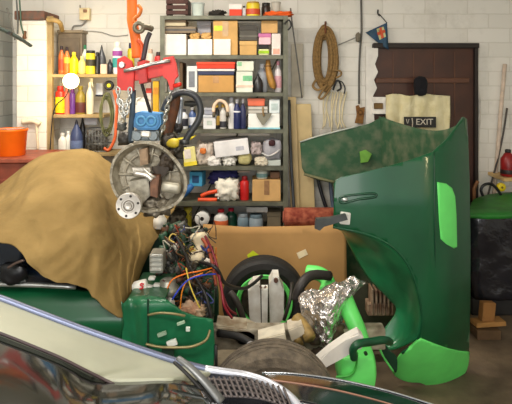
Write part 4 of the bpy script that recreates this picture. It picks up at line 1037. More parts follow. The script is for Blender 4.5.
b = NB(); tube(b, [P(354, 358, 2.36), P(353, 350, 2.335), P(358, 344, 2.33), P(370, 342, 2.38), P(384, 340, 2.42), P(390, 342, 2.5)], .017, 10, 6); mk('dark_green_hose', b, M((16, 74, 46), .4), car, True)

# ================================================================== FOIL over the engine front
def dfoil(p, u, v):
    n1 = noise.fractal(p * 12, 1.0, 2.0, 3) * .022; n2 = (abs(noise.noise(p * 18)) - .3) * .035 + (abs(noise.noise(p * 42)) - .3) * .012
    return Vector((n1 * .5, -abs(n1) - n2, n1 + n2 * .6))
b = NB()
sheet(b, [[P(306, 290, 2.8), P(320, 288, 2.72), P(338, 281, 2.7), P(352, 277, 2.72), P(362, 282, 2.8)],
          [P(299, 295, 2.72), P(318, 296, 2.6), P(336, 292, 2.58), P(350, 287, 2.62), P(364, 284, 2.74)],
          [P(297, 307, 2.66), P(318, 310, 2.54), P(333, 306, 2.54), P(345, 298, 2.6), P(358, 290, 2.72)],
          [P(302, 318, 2.64), P(320, 322, 2.54), P(332, 320, 2.53), P(340, 310, 2.6), P(350, 300, 2.74)],
          [P(311, 333, 2.66), P(322, 338, 2.58), P(331, 338, 2.56), P(336, 330, 2.62), P(342, 320, 2.74)],
          [P(318, 346, 2.72), P(322, 349, 2.64), P(328, 349, 2.62), P(333, 342, 2.66), P(336, 336, 2.76)]], 12, 12, dfoil)
foil = mk('foil_wrap', b, M((232, 228, 226), .24, .92, var=.1, scale=30, bump=.5, bscale=35), None, False); solid(foil, .002)
tag(foil, 'crumpled silver foil draped over the stripped car front', 'foil')

# ================================================================== TAN COVER over the car
def dtarp(p, u, v):
    w = noise.fractal(Vector((p.x * 3.4, p.y * 3.0, p.z * 2.6)), 1.0, 2.0, 4) * .045
    f = (abs(noise.noise(Vector((p.x * 4.5 + p.z * 3.5, p.y * 1.5, p.z * 2 - p.x * 2)))) - .25) * .07
    # folds running down to the front corner
    g = 0
    for k, (u0, s) in enumerate(((.62, .03), (.72, .025), (.8, .02), (.5, .04))):
        uu = u0 + (v - .5) * (.28 - .05 * k)
        g += -.03 * math.exp(-((u - uu) / s) ** 2) * min(1, v * 1.6)
    r1 = -(.32 - abs(noise.noise(Vector((p.x * 7 + p.z * 4, p.z * 5 - p.x * 3, p.y * 3))))) * .055 - (.3 - abs(noise.noise(Vector((p.x * 13 - p.z * 6, p.z * 9, p.y * 6 + 4))))) * .03
    e = .3 + .7 * min(1, v * 2)
    f += r1
    return Vector((0, (w + f) * e + g, (w * .5) * e))
TG = [[(-34, 216, 3.6), (1, 190, 3.55), (40, 160, 3.5), (82, 155, 3.5), (106, 166, 3.5), (140, 186, 3.5), (176, 206, 3.45)],
      [(-34, 210, 3.1), (6, 181, 3.1), (43, 156, 3.1), (82, 150, 3.1), (106, 161, 3.15), (142, 190, 3.2), (172, 214, 3.2)],
      [(-34, 218, 2.75), (6, 196, 2.75), (44, 169, 2.75), (84, 168, 2.78), (112, 182, 2.9), (143, 204, 3.0), (167, 220, 3.05)],
      [(-70, 222, 2.46), (3, 210, 2.44), (46, 196, 2.42), (90, 198, 2.48), (120, 212, 2.68), (144, 224, 2.82), (160, 232, 2.9)],
      [(-70, 230, 2.3), (2, 224, 2.28), (48, 222, 2.26), (94, 236, 2.32), (122, 248, 2.48), (142, 246, 2.66), (153, 246, 2.76)],
      [(-70, 236, 2.22), (2, 233, 2.2), (48, 248, 2.18), (90, 268, 2.22), (116, 278, 2.32), (134, 270, 2.48), (144, 266, 2.62)],
      [(-70, 240, 2.2), (2, 238, 2.17), (44, 268, 2.15), (84, 291, 2.18), (124, 313, 2.26), (131, 296, 2.4), (140, 276, 2.56)]]
b = NB(); sheet(b, [[P(*q) for q in r] for r in TG], 18, 18, dtarp)
tarp = mk('dust_sheet', b, M((150, 124, 76), .9, col2=(126, 103, 60), scale=4, bump=.55, bscale=11, spec=.2), None, True, face=(0, -1, .5)); solid(tarp, .006)
tag(tarp, 'tan cloth dust sheet draped over the green sports car', 'dust sheet')

# ================================================================== ENGINE HOIST AND GEARBOX
GY = 2.5
t = thing('hoist_hook', P(135, 0, 2.62), 'orange lifting hook and strap hanging from the ceiling', 'hoist')
b = NB(); tube(b, [P(131, -60, 2.64), P(132, 5, 2.64), P(132, 20, 2.63), P(134, 30, 2.62), P(136, 42, 2.62), P(137, 58, 2.62)], .014, 10, 4, flat=1.8); mk('strap', b, M((240, 120, 40), .6, var=.15), t, True)
b = NB(); tube(b, [P(138, 5, 2.6), P(141, 9, 2.6), P(139, 15, 2.6), P(134, 19, 2.6), P(136, 23, 2.6), P(142, 24, 2.6)], .014, 8, 5, flat=.6); mk('strap_loop', b, M((240, 132, 52), .6), t, True)
b = NB(); tube(b, [P(138, 40, 2.585), P(142, 46, 2.585), P(142, 58, 2.585), P(139, 66, 2.585)], .02, 8, 5, flat=.5); mk('hook', b, M((232, 92, 40), .5), t, True)
b = NB(); torus(b, P(139, 27.5, 2.57), .021, .010, 'Y', 24, 8); mk('pulley', b, M((122, 116, 96), .5, .4), t, True)
b = NB(); tube(b, [P(142, 27, 2.57), P(147, 27, 2.58), P(152, 29, 2.6)], .015, 8, 3); mk('shackle', b, M((116, 108, 90), .5, .5), t, True)
b = NB(); tube(b, [P(150, 33, 2.58), P(147, 40, 2.57), P(145, 50, 2.57), P(143, 60, 2.57)], .012, 8, 4); mk('release_lever', b, M((60, 54, 60), .5), t, True)
t = thing('load_leveller', P(147, 72, 2.6), 'red steel lifting beam with chains carrying the gearbox', 'lifting beam')
b = NB(); prism(b, [(117, 59), (124, 56), (131, 61), (134, 72), (133, 91), (117, 90)], 2.5, 2.53, .003); mk('end_plate', b, RED, t)
b = NB(); prism(b, [(163, 58), (173, 56), (176, 64), (178, 76), (174, 80), (173, 90), (170, 90), (168, 80), (163, 77)], 2.5, 2.53, .003); mk('end_plate', b, RED, t)
b = NB(); prism(b, [(131, 71), (141, 70), (142, 68), (166, 63), (166, 75), (143, 80), (131, 81)], 2.52, 2.58, .004); mk('beam', b, M((214, 40, 24), .45), t)
b = NB(); prism(b, [(137, 62), (145, 60), (147, 82), (139, 84)], 2.49, 2.6, .004); mk('carriage', b, M((206, 36, 24), .45), t)
b = NB(); tube(b, [P(124, 71, 2.48), P(138, 68, 2.48), P(152, 64, 2.48), P(170, 61, 2.48)], .0085, 8, 2); mk('screw_rod', b, STEEL, t, True)
b = NB(); tube(b, [P(174, 86, 2.5), P(178, 85, 2.49), P(180, 84, 2.48)], .01, 8, 2); mk('crank_handle', b, RED, t, True)
b = NB(); lathe(b, [(.012, 0), (.015, .004), (.015, .014), (.01, .018)], P(121.5, 65, 2.488), 12, 'Y'); mk('bolt', b, STEEL, t)
def chain(parent, pts, r=.0045, L=.03):
    path = smooth_path(pts, 12); b = NB(); acc = 0; i = 0; last = path[0]; k = 0
    out = [path[0]]
    for p in path[1:]:
        acc += (p - last).length; last = p
        if acc >= L * .72: out.append(p); acc = 0
    for a, c in zip(out, out[1:]):
        d = (c - a); m = (a + c) / 2; d.normalize()
        s = Vector((0, 1, 0)) if k % 2 else d.cross(Vector((0, 1, 0))).normalized()
        ring = []
        for j in range(10):
            q = 2 * pi * j / 10; ring.append(m + d * (L * .55 * cos(q)) + s * (L * .3 * sin(q)))
        tube(b, ring, r, 6, 1, True); k += 1
    return mk('chain', b, M((206, 206, 200), .3, .8, var=.1), parent, True)
chain(t, [P(118, 88, 2.5), P(118.5, 98, 2.5), P(120, 107, 2.5), P(123, 117, 2.5), P(124, 122, 2.5)])
chain(t, [P(130, 88, 2.5), P(129.5, 98, 2.5), P(127, 107, 2.5), P(125, 117, 2.5), P(122, 121, 2.52)])
chain(t, [P(120, 100, 2.48), P(124, 109, 2.48), P(128, 100, 2.48)])
chain(t, [P(171, 86, 2.52), P(170, 96, 2.53), P(167, 108, 2.55), P(164, 124, 2.58), P(160, 138, 2.6)])
b = NB(); tube(b, [P(133, 90, 2.55), P(132.5, 108, 2.55), P(131, 130, 2.58), P(131, 142, 2.6)], .014, 8, 3); mk('lifting_strut', b, M((80, 96, 112), .45, .5), t, True)
b = NB(); tube(b, [P(140, 60, 2.56), P(141, 80, 2.56), P(146, 98, 2.57), P(152, 118, 2.6)], .008, 8, 3); mk('lifting_strut', b, M((52, 46, 42), .45, .4), t, True)

gb = thing('gearbox', P(146, 218, 2.55), 'bare alloy gearbox bell housing hanging over the dust sheet', 'gearbox')
c = P(145, 178, GY); k = GY / F
# bell housing: an open cup, its mouth towards the viewer, bulged on one side
def rad(a):
    r = 37.0
    r += 6.5 * max(0, cos(a - radians(-18))) ** 5 - 1.5 * max(0, cos(a - radians(40))) ** 6
    r -= 3.5 * max(0, cos(a - radians(-128)))
    return r * k
def cup(bm, ring, seg=72):
    rows = []
    for s, y in ring:
        rows.append([bm.verts.new(c + Vector((rad(2 * pi * i / seg) * s * cos(2 * pi * i / seg), y, rad(2 * pi * i / seg) * s * sin(2 * pi * i / seg)))) for i in range(seg)])
    for a, d in zip(rows, rows[1:]):
        for i in range(seg):
            j = (i + 1) % seg; bm.faces.new((a[i], a[j], d[j], d[i]))
    return rows
b = NB(); rw = cup(b, [(.52, .16), (.80, .14), (.95, .03), (.965, .012), (1.0, .01), (1.0, -.008), (.93, -.008), (.915, .0), (.88, .02), (.80, .05), (.5, .065), (.2, .07), (.05, .07)])
b.faces.new(rw[-1]); b.faces.new(rw[0])
autosmooth(mk('bell_housing', b, M((186, 178, 158), .5, .2, col2=(126, 116, 96), scale=26, bump=.3), gb), 35)
b = NB()
for i in range(14):
    a = 2 * pi * (i + .3) / 14; r = rad(a) * .955
    b = NB(); lathe(b, [(.0055, -.012), (.007, -.011), (.007, .02)], c + Vector((r * cos(a), 0, r * sin(a))), 10, 'Y')
    mk('flange_bolt', b, M((150, 144, 128), .5, .4), gb, True)
b = NB()
for i in range(11):
    a = 2 * pi * i / 11 + .2; r0, r1 = .35 * rad(a), .82 * rad(a)
    if -2.6 < a - pi * 1.2 < 0 or True:
        p0 = c + Vector((r0 * cos(a), .06, r0 * sin(a))); p1 = c + Vector((r1 * cos(a), .042, r1 * sin(a))); tube(b, [p0, p1], .006, 6, 1)
mk('rib', b, M((178, 170, 150), .5, .4), gb, True)
b = NB(); torus(b, c + Vector((0, .055, .0)), .105, .006, 'Y', 40, 8); mk('inner_ring', b, M((170, 160, 140), .5, .2), gb, True)
for outl, y0, y1, cc in (([(139, 150), (147, 148), (148, 164), (140, 166)], .0, .09, (150, 124, 96)), ([(150, 176), (159, 176), (157, 198), (150, 196)], -.03, .05, (120, 84, 62)), ([(132, 168), (150, 168), (150, 172), (133, 172)], -.02, .02, (206, 200, 188)), ([(128, 182), (148, 178), (150, 196), (140, 206), (132, 200)], -.02, .06, (156, 150, 134)), ([(150, 168), (158, 166), (166, 150), (172, 154), (168, 172), (160, 180)], .02, .06, (62, 52, 42))):
    b = NB(); prism(b, outl, GY + y0, GY + y1, .004); mk('casting', b, M(cc, .5, .35, var=.3, scale=40), gb)
b = NB(); tube(b, [P(134, 173, GY - .03), P(146, 175, GY - .03), P(152, 180, GY - .03)], .012, 8, 4); tube(b, [P(143, 168, GY - .03), P(151, 175, GY - .04), P(155, 177, GY - .03)], .006, 8, 4); mk('clutch_fork', b, M((220, 216, 206), .35, .6), gb, True)
b = NB(); rotbox(b, P(171.5, 187, GY - .02), (.088, .06, .05), (0, radians(8), 0), .02, 4); mk('starter_housing', b, M((176, 170, 152), .4, .45, var=.2, scale=30), gb, True)
b = NB(); lump(b, P(158, 205, GY + .05), (.15, .12, .1), .3, 2.2, 4, 8, 0, True); mk('lower_casting', b, M((134, 126, 110), .5, .45, col2=(80, 72, 60), scale=30), gb, True)
b = NB(); lump(b, P(168, 160, GY + .05), (.08, .08, .1), .3, 2.2, 4, 9, 0, True); mk('side_casting', b, M((70, 58, 44), .6, .3, var=.3), gb, True)
# output flange
fc = P(129, 205.5, 2.40)
b = NB(); lathe(b, [(.0, -.012), (.012, -.014), (.016, -.004), (.03, -.004), (.032, -.010), (.054, -.012), (.057, -.006), (.057, .008), (.05, .012), (.03, .02), (.028, .10)], fc, 36, 'Y', cap=False); autosmooth(mk('output_flange', b, M((206, 200, 190), .4, .5, var=.12, scale=30), gb))
b = NB()
for i in range(6):
    a = 2 * pi * i / 6 + .3; lathe(b, [(.0055, -.0135), (.0055, -.002)], fc + Vector((.044 * cos(a), 0, .044 * sin(a))), 10, 'Y')
mk('bolt_hole', b, M((40, 36, 32), .7), gb)
b = NB(); torus(b, fc + Vector((0, -.006, 0)), .022, .003, 'Y', 24, 6); mk('seal_ring', b, M((120, 112, 100), .5), gb, True)
# things on top of the housing
BLUE = M((66, 132, 184), .5, var=.2, scale=20)
b = NB(); prism(b, [(132, 114), (138, 112), (152, 113), (160, 114), (161, 124), (157, 130), (138, 130), (132, 126)], 2.56, 2.66, .008); mk('blue_cover', b, BLUE, gb)
for px in (141, 151):
    b = NB(); torus(b, P(px, 121, 2.553), .02, .006, 'Y', 20, 6); mk('cover_ring', b, M((88, 156, 200), .5), gb, True)
b = NB(); prism(b, [(132, 131), (158, 131), (159, 141), (131, 141)], 2.55, 2.68, .008)
for px in (137, 153): lathe(b, [(.02, -.01), (.024, -.006), (.024, .03)], P(px, 136, 2.545), 14, 'Y')
mk('carburettor', b, M((120, 128, 130), .45, .5, var=.25), gb)
b = NB(); rotbox(b, P(146, 134, 2.535), (.045, .03, .028), (0, .1, 0), .006); mk('linkage', b, M((214, 210, 200), .4, .4), gb)
b = NB(); tube(b, [P(176, 92, 2.72), P(175, 105, 2.71), P(171, 122, 2.7), P(167, 136, 2.68), P(166, 148, 2.66)], .024, 10, 4); mk('rusty_pipe', b, M((116, 70, 40), .75, .2, col2=(80, 56, 40), scale=30), gb, True)
b = NB(); tube(b, [P(181, 98, 2.76), P(180, 118, 2.74), P(178, 134, 2.7)], .012, 8, 4); mk('steel_pipe', b, M((150, 158, 168), .4, .6), gb, True)
b = NB(); tube(b, [P(163, 110, 2.7), P(168, 100, 2.69), P(177, 93.5, 2.68), P(187, 92.5, 2.68), P(196, 97, 2.68), P(200.5, 108, 2.68), P(198, 121, 2.68), P(190, 133, 2.68), P(184, 143, 2.68)], .0165, 12, 6); mk('black_hose', b, M((52, 55, 58), .4, var=.1), gb, True)
b = NB(); lathe(b, [(.022, -.012), (.024, -.01), (.024, .01), (.022, .012)], P(184.5, 142, 2.68), 14); mk('hose_clip', b, M((90, 92, 92), .4, .6), gb, True)
for (x, y, Y, s, cc, sd) in ((168, 142, 2.65, .09, (56, 50, 42), 1), (176, 150, 2.62, .08, (64, 58, 48), 2), (125, 138, 2.64, .07, (60, 56, 50), 3), (178, 128, 2.7, .05, (44, 40, 38), 4), (122, 126, 2.6, .05, (92, 92, 86), 5)):
    b = NB(); lump(b, P(x, y, Y), (s, s, s), .35, 2.5, 3, sd, 0, True); mk('casting', b, M(cc, .5, .3, var=.3, scale=40), gb, True)
b = NB(); tube(b, [P(168, 144, 2.6), P(174, 143, 2.58), P(179, 143.5, 2.58)], lambda q: .012 + .012 * sin(q * pi), 10, 4); mk('yellow_cap', b, M((206, 180, 50), .5), gb, True)

# ================================================================== GREEN BONNET stood on its nose
bn = thing('car_bonnet', (.75, 3.4, 0), 'dark green one piece car bonnet standing on its lime nose', 'car bonnet')
def dw(x, y):
    q = max(0, (x - 424) / 44); Y = 2.74 + .24 * q ** 2.2 + .02 * ((x - 385) / 50) ** 2 * (1 if x < 385 else 0)
    if y > 318: Y += .26 * ((y - 318) / 68) ** 1.8
    Y += .06 * max(0, (200 - y) / 80)
    return Y
edge = [(333, 227), (341, 228.5), (355, 231), (372, 236), (385, 242), (396, 250), (406, 262), (413, 276), (418, 292), (421, 308), (422, 322), (420, 337)]
nose_line = [(420, 337), (432, 342), (446, 347), (458, 350), (468, 351)]
out = [(333, 227), (334, 200), (334, 184), (336, 180), (341, 177), (360, 173), (385, 167), (410, 160), (432, 152), (446, 140), (456, 127), (463, 117), (466, 119), (467, 135), (468.5, 180), (469.5, 240), (469.5, 300), (468, 351)] + nose_line[::-1][1:] + edge[::-1][1:-1]
b = NB(); panel(b, out, dw, 5)
solid(mk('near_wing', b, GREEN, bn, True, face=(0, -1, 0)), .012, 1.0 if False else 0, GREEN_IN)
# arch lip
b = NB(); tube(b, [P(x, y, dw(x, y) - .002) for x, y in edge + [(412, 346), (402, 353)]], .007, 8, 3); mk('arch_lip', b, M((14, 80, 48), .35), bn, True)
# nose (lime)
nose = curve2([(420, 337), (432, 342), (446, 347), (458, 350), (468, 351)], 3) + curve2([(468, 351), (466.5, 364), (462, 374), (452, 381), (440, 384.5), (428, 384), (420, 381), (408, 380), (398, 376), (393, 371)], 3)[1:] + curve2([(393, 371), (396, 362), (399, 355), (409, 347), (420, 337)], 3)[1:-1]
b = NB(); panel(b, nose, lambda x, y: dw(x, y) - .003 + (.05 * ((412 - x) / 18) ** 2 if x < 412 else 0), 4); solid(mk('nose_valance', b, LIME, bn, True, face=(0, -1, 0)), .014, 0.6)
# lime patch of bare paint
b = NB(); panel(b, [(437, 182), (446, 183.5), (452, 188), (455, 196), (456.5, 215), (457, 247), (454, 248.5), (446, 244), (440.5, 239), (439, 220)], lambda x, y: dw(x, y) - .011, 3); solid(mk('paint_patch', b, LIME, bn, True), .002)
b = NB(); tube(b, [P(x, y, dw(x, y) - .005) for x, y in ((434, 152), (434.5, 200), (435, 260), (435.5, 343))], .004, 6, 5); mk('wing_crease', b, M((12, 66, 40), .35), bn, True)
# indicator slot
b = NB(); tube(b, [P(x, y, dw(x, y) - .008) for x, y in ((341, 197), (358, 194.5), (374, 193.5), (375, 197), (358, 199.5), (342, 203))], .006, 8, 4, True); mk('indicator_recess', b, M((10, 66, 40), .3), bn, True)
b = NB(); lump(b, P(345, 199.5, 2.735), (.028, .012, .018), .2, 2, 2, 3); mk('indicator_clip', b, M((200, 206, 200), .3, .6), bn, True)
b = NB(); rotbox(b, P(345, 218, 2.745), (.05, .03, .06), (0, .1, 0), .006, 2); mk('latch_plate', b, M((214, 214, 206), .45), bn)
b = NB(); prism(b, [(316, 219), (330, 218), (346, 214.5), (348, 220), (334, 224), (324, 226), (320, 231), (315, 229)], 2.68, 2.71, .004); mk('latch_handle', b, M((88, 92, 90), .4, .6), bn)
# inner arch
inner = [(341, 229), (345, 236), (350, 246), (356, 258), (363, 270), (372, 282), (382, 292), (390, 300), (396, 307), (394, 316), (386, 326), (380, 336)]
mid = [(338, 228.5), (350, 235), (362, 243), (373, 253), (384, 266), (393, 278), (400, 290), (406, 303), (409, 315), (408, 327), (401, 341), (388, 350)]
oe = edge[:-1] + [(418, 340)]
b = NB()
sheet(b, [[P(x, y, dw(x, y) + .004) for x, y in oe], [P(x, y, 2.9) for x, y in mid], [P(x, y, 3.08 - .012 * i) for i, (x, y) in enumerate(inner)]], 3, 6)
solid(mk('inner_arch', b, M((34, 116, 72), .3, var=.3, scale=7, coat=.3), bn, True, face=(0, -1, 0)), .008)
b = NB(); panel(b, curve2([(380, 336), (388, 349), (396, 356), (397, 366), (395, 372), (387, 362), (381, 350), (378, 341)], 3, True), lambda x, y: 2.84, 4); solid(mk('arch_flange', b, GREEN_D, bn, True), .012)
b = NB(); tube(b, [P(378, 343, 2.83), P(383, 356, 2.825), P(393, 371, 2.825)], .006, 6, 4); mk('arch_flange_edge', b, LIME, bn, True)
# top skin of the bonnet: from near crown to far crown
TS = []
for i in range(7):
    s = i / 6
    xm = 1.15 - .1 * s; bul = .10 * sin(s * pi); Yp = 2.99 + (4.14 - 2.99) * s
    ztop = 1.44 - .065 * s - .085 * sin(s * pi)
    if i == 0: xm = 1.135
    col = []
    for j in range(6):
        v = j / 5; z = .22 + (ztop - .22) * v
        dip = (X_(466 + 3 * (1 - v), 2.98) if i == 0 else xm + bul - .12 * s * 1.0 + .03 * (1 - v))
        col.append(Vector((dip, Yp, z)))
    TS.append(col)
b = NB(); sheet(b, TS, 5, 5); solid(mk('top_skin', b, GREEN_IN, bn, True), .012)
# far wing
def dfw(x, y): return 4.13 + .0 * x
fw = curve2([(300, 142), (310, 138.5), (330, 132.5), (350, 128), (368, 124), (378, 119), (384, 116.5)], 3) + curve2([(384, 116.5), (392, 124), (398, 131)], 3)[1:] + [(398, 330), (345, 330), (340, 260), (338, 215), (335, 190), (331, 183), (318, 180), (306, 176), (302, 168)]
b = NB(); panel(b, fw, dfw, 6); solid(mk('far_wing', b, GREEN_IN, bn, True, face=(0, -1, 0)), .014)
b = NB(); tube(b, [P(300, 142, 4.12), P(316, 136.8, 4.12), P(340, 130.5, 4.12), P(357, 126.5, 4.12)], .006, 6, 4); mk('far_wing_edge', b, M((190, 196, 186), .5), bn, True)
b = NB(); tube(b, [P(304, 174, 4.11), P(318, 178, 4.09), P(334, 182, 4.08)], .018, 8, 4, flat=.6); mk('far_wing_flange', b, M((112, 112, 80), .7, var=.3), bn, True)
b = NB(); prism(b, [(360, 152), (366, 150), (372, 154), (368, 162), (361, 163)], 4.09, 4.11, .003); mk('overspray_patch', b, M((120, 176, 70), .6), bn)
# black struts seen below the far wing
for pts, c, lab in (([(317, 176, 4.3), (322, 195, 4.28), (330, 222, 4.25)], (30, 30, 34), 'black rod leaning between planks and green bonnet'), ([(330, 178, 4.3), (332, 200, 4.28), (336, 222, 4.25)], (96, 110, 130), 'blue grey tube leaning beside the black rod')):
    p3 = P(*pts[-1]); b = NB(); tube(b, [P(*q) for q in pts] + [Vector((p3.x + .1, p3.y - .02, .01))], .014, 8, 3); tag(mk('rod', b, M(c, .4), None, True), lab, 'rod')

# ================================================================== RIGHT CORNER: bin, bags, stick
t = thing('rubbish_bin', (1.75, 4.0, 0), 'black bag lined bin with green lid beside the bonnet', 'bin')
b = NB()
x0, x1 = X_(470, 3.75), 2.1
N = 40
rows = []
for j in range(26):
    v = j / 25; z = .12 + v * (.715 - .12); ring = []
    for i in range(N):
        a = 2 * pi * i / N; sx = (x1 - x0) / 2; cx = (x0 + x1) / 2
        q = max(abs(cos(a)), abs(sin(a))) ** -.7
        p = Vector((cos(a) * q, sin(a) * q, 0)); n = noise.fractal(Vector((cos(a) * 2.2, sin(a) * 2.2, z * 4)), 1, 2, 4) * .09 + (abs(noise.noise(Vector((cos(a) * 5, sin(a) * 5, z * 2.5)))) - .3) * .12
        sc = .86 + .1 * v + n
        ring.append(b.verts.new((cx + p.x * sx * sc, 4.02 + p.y * .24 * sc, z)))
    rows.append(ring)
for a, d in zip(rows, rows[1:]):
    for i in range(N): b.faces.new((a[i], a[(i + 1) % N], d[(i + 1) % N], d[i]))
b.faces.new(rows[0]); b.faces.new(rows[-1])
mk('black_bag', b, M((30, 31, 38), .22, var=.2, bump=.7, bscale=10, spec=.9), t, True)
b = NB()
sheet(b, [[P(467, 217, 3.7), P(485, 218.5, 3.7), P(508, 218, 3.7), P(540, 216, 3.7)], [P(468, 213, 3.72), P(485, 213, 3.72), P(508, 212, 3.72), P(540, 211, 3.72)], [P(472, 203, 4.02), P(488, 200, 4.02), P(510, 197, 4.02), P(536, 195, 4.02)], [P(474, 200, 4.25), P(488, 195.5, 4.25), P(510, 193, 4.25), P(532, 192, 4.25)]], 5, 5)
solid(mk('lid', b, M((40, 128, 44), .5, var=.2), t, True), .014)
b = NB(); box(b, X_(474, 3.8), 2.05, 3.84, 4.2, .0, .118, .01); mk('base', b, DARK, t)
t = thing('scrap_wood', (1.46, 3.2, 0), 'broken wood blocks on the floor below the black bag', 'wood')
b = NB(); rotbox(b, P(488, 322, 3.55), (.2, .09, .03), (0, -.02, .1), .004); mk('board', b, M((168, 122, 66), .7), t)
b = NB(); rotbox(b, P(487, 311, 3.55) , (.09, .05, .12), (0, .1, .2), .004); mk('block', b, M((150, 104, 54), .7), t)
b = NB(); box(b, X_(476, 3.5), X_(500, 3.5), 3.48, 3.64, .0, .06, .004); mk('foot', b, M((96, 72, 46), .8), t)
b = NB(); tube(b, [Vector((X_(474, 4.29), 4.31, .005)), P(474, 200, 4.29), P(474.5, 188, 4.29), P(478, 181, 4.29)], .014, 8, 3); tag(mk('wooden_stick', b, M((146, 98, 60), .6), None, True), 'brown wooden tool handle standing behind green lid', 'stick')
b = NB(); tube(b, [P(483, 196, 4.1), P(481, 190, 4.1), P(484, 185, 4.1), P(491, 184, 4.1), P(497, 189, 4.1), P(501, 195, 4.1)], .011, 8, 6); tag(mk('rubber_hose', b, BLACKP, None, True), 'black hose loop lying on the green lid', 'hose')
t = thing('cable_reel', P(501, 194, 4.12), 'round yellow reel on the green bin lid', 'reel')
b = NB(); lathe(b, [(.01, -.02), (.027, -.02), (.031, -.015), (.031, .015), (.027, .02), (.01, .02)], P(501, 187, 4.12), 20, 'Y'); mk('reel', b, M((232, 204, 30), .45), t, True)
b = NB(); lathe(b, [(.008, -.024), (.009, .0)], P(501, 187, 4.12), 10, 'Y'); mk('hub', b, M((120, 90, 20), .5), t)
b = NB(); tube(b, [P(507, 108, 4.36), P(503, 135, 4.35), P(497, 162, 4.34), P(491, 184, 4.33), P(480, 225, 4.32)], .008, 8, 3); tag(mk('thin_cane', b, M((70, 64, 58), .6), None, True), 'thin dark cane leaning in the corner past the door', 'cane')
b = NB(); tube(b, [P(505, 64, 4.37), P(501, 110, 4.36), P(497, 160, 4.35), Vector((X_(486, 4.34), 4.34, .01))], .016, 8, 3); tag(mk('broom_pole', b, M((206, 186, 166), .6), None, True), 'pale wooden pole leaning on the wall past the door', 'pole')
t = thing('canister', P(508, 178, 4.2), 'dark red canister with black band at the wall edge', 'canister')
b = NB(); lathe(b, [(.05, 0), (.055, .005), (.055, .13), (.03, .17), (.02, .18)], P(508, 176, 4.2), 20); mk('body', b, M((140, 24, 24), .4), t, True)
b = NB(); lathe(b, [(.0556, .02), (.0562, .022), (.0562, .05), (.0556, .052)], P(508, 176, 4.2), 20); mk('band', b, M((40, 26, 24), .5), t, True)
b = NB(); lathe(b, [(.02, .179), (.022, .18), (.022, .2), (.016, .205)], P(508, 176, 4.2), 12); mk('cap', b, DARK, t, True)
b = NB(); box(b, X_(498, 4.2), 2.1, 4.1, 4.39, Z_(176, 4.2) - .025, Z_(176, 4.2) - .0005, .003); tag(mk('wall_shelf', b, WOOD), 'small wooden shelf under the dark red canister', 'shelf')

# ================================================================== PARKED CAR in front (windscreen corner, bonnet edge)
pk = thing('parked_car', (-.2, 1.1, 0), 'black parked car with painted cream reflection and chrome trim in front', 'car')
def yp(x): return 1.30 + .0006 * x
top = [(-40, 284), (6, 301), (40, 314), (80, 329), (120, 343), (155, 355), (185, 364.5), (215, 372)]
low = [(-40, 318), (6, 335), (36, 347), (60, 357), (80, 367), (94, 374), (104, 379), (172, 378)]
def ysurf(x, y): return 1.32 - .0042 * (y - (299 + (x - 6) * .345))
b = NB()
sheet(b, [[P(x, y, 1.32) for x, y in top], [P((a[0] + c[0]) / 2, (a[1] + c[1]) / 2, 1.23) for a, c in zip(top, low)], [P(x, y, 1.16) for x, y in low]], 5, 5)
solid(mk('cream_reflection_panel', b, M((158, 160, 140), .5, var=.1, scale=6, coat=.1), pk, True, face=(0, -.3, 1)), .012, -1.0)  # cream reflection in the windscreen, built as an opaque coloured panel
b = NB(); tube(b, [P(x, y, 1.315) for x, y in top], .0085, 10, 4); mk('chrome_trim', b, M((116, 124, 150), .4, .6, var=0), pk, True)
b = NB(); tube(b, [P(x, y - 2.6, 1.325) for x, y in top], .0045, 8, 4); mk('rubber_seal', b, M((54, 60, 74), .5), pk, True)
b = NB(); tube(b, [P(x, y + .6, 1.155) for x, y in low[:-1]] + [P(118, 387, 1.15), P(135, 400, 1.15)], .0035, 8, 4); mk('window_rubber', b, M((56, 40, 40), .5), pk, True)
# dark glass of the side window / windscreen below
b = NB()
sheet(b, [[P(-40, 320, 1.165), P(6, 337, 1.165), P(60, 359, 1.165), P(104, 380, 1.165), P(172, 379.5, 1.165), P(200, 384, 1.2)],
          [P(-40, 360, 1.02), P(6, 378, 1.02), P(60, 392, 1.03), P(104, 405, 1.04), P(172, 405, 1.05), P(210, 405, 1.09)],
          [P(-40, 424, .865), P(6, 440, .87), P(60, 444, .89), P(104, 450, .91), P(172, 450, .93), P(220, 450, .96)]], 4, 4)
solid(mk('windscreen', b, M((22, 28, 24), .07, var=.2, scale=8, spec=.7, coat=.35), pk, True, face=(0, -.3, 1)), .006, -1.0)
# wiper
b = NB(); tube(b, [P(178, 358, 1.2), P(190, 367, 1.18), P(204, 381, 1.16), P(222, 402, 1.14)], lambda q: .0075 + .004 * q, 8, 4, flat=.6); mk('wiper_arm', b, M((120, 122, 122), .4, .5), pk, True)
b = NB(); tube(b, [P(174, 362, 1.21), P(186, 373, 1.19), P(200, 388, 1.17), P(212, 402, 1.15)], .004, 8, 4); mk('wiper_blade', b, DARK, pk, True)
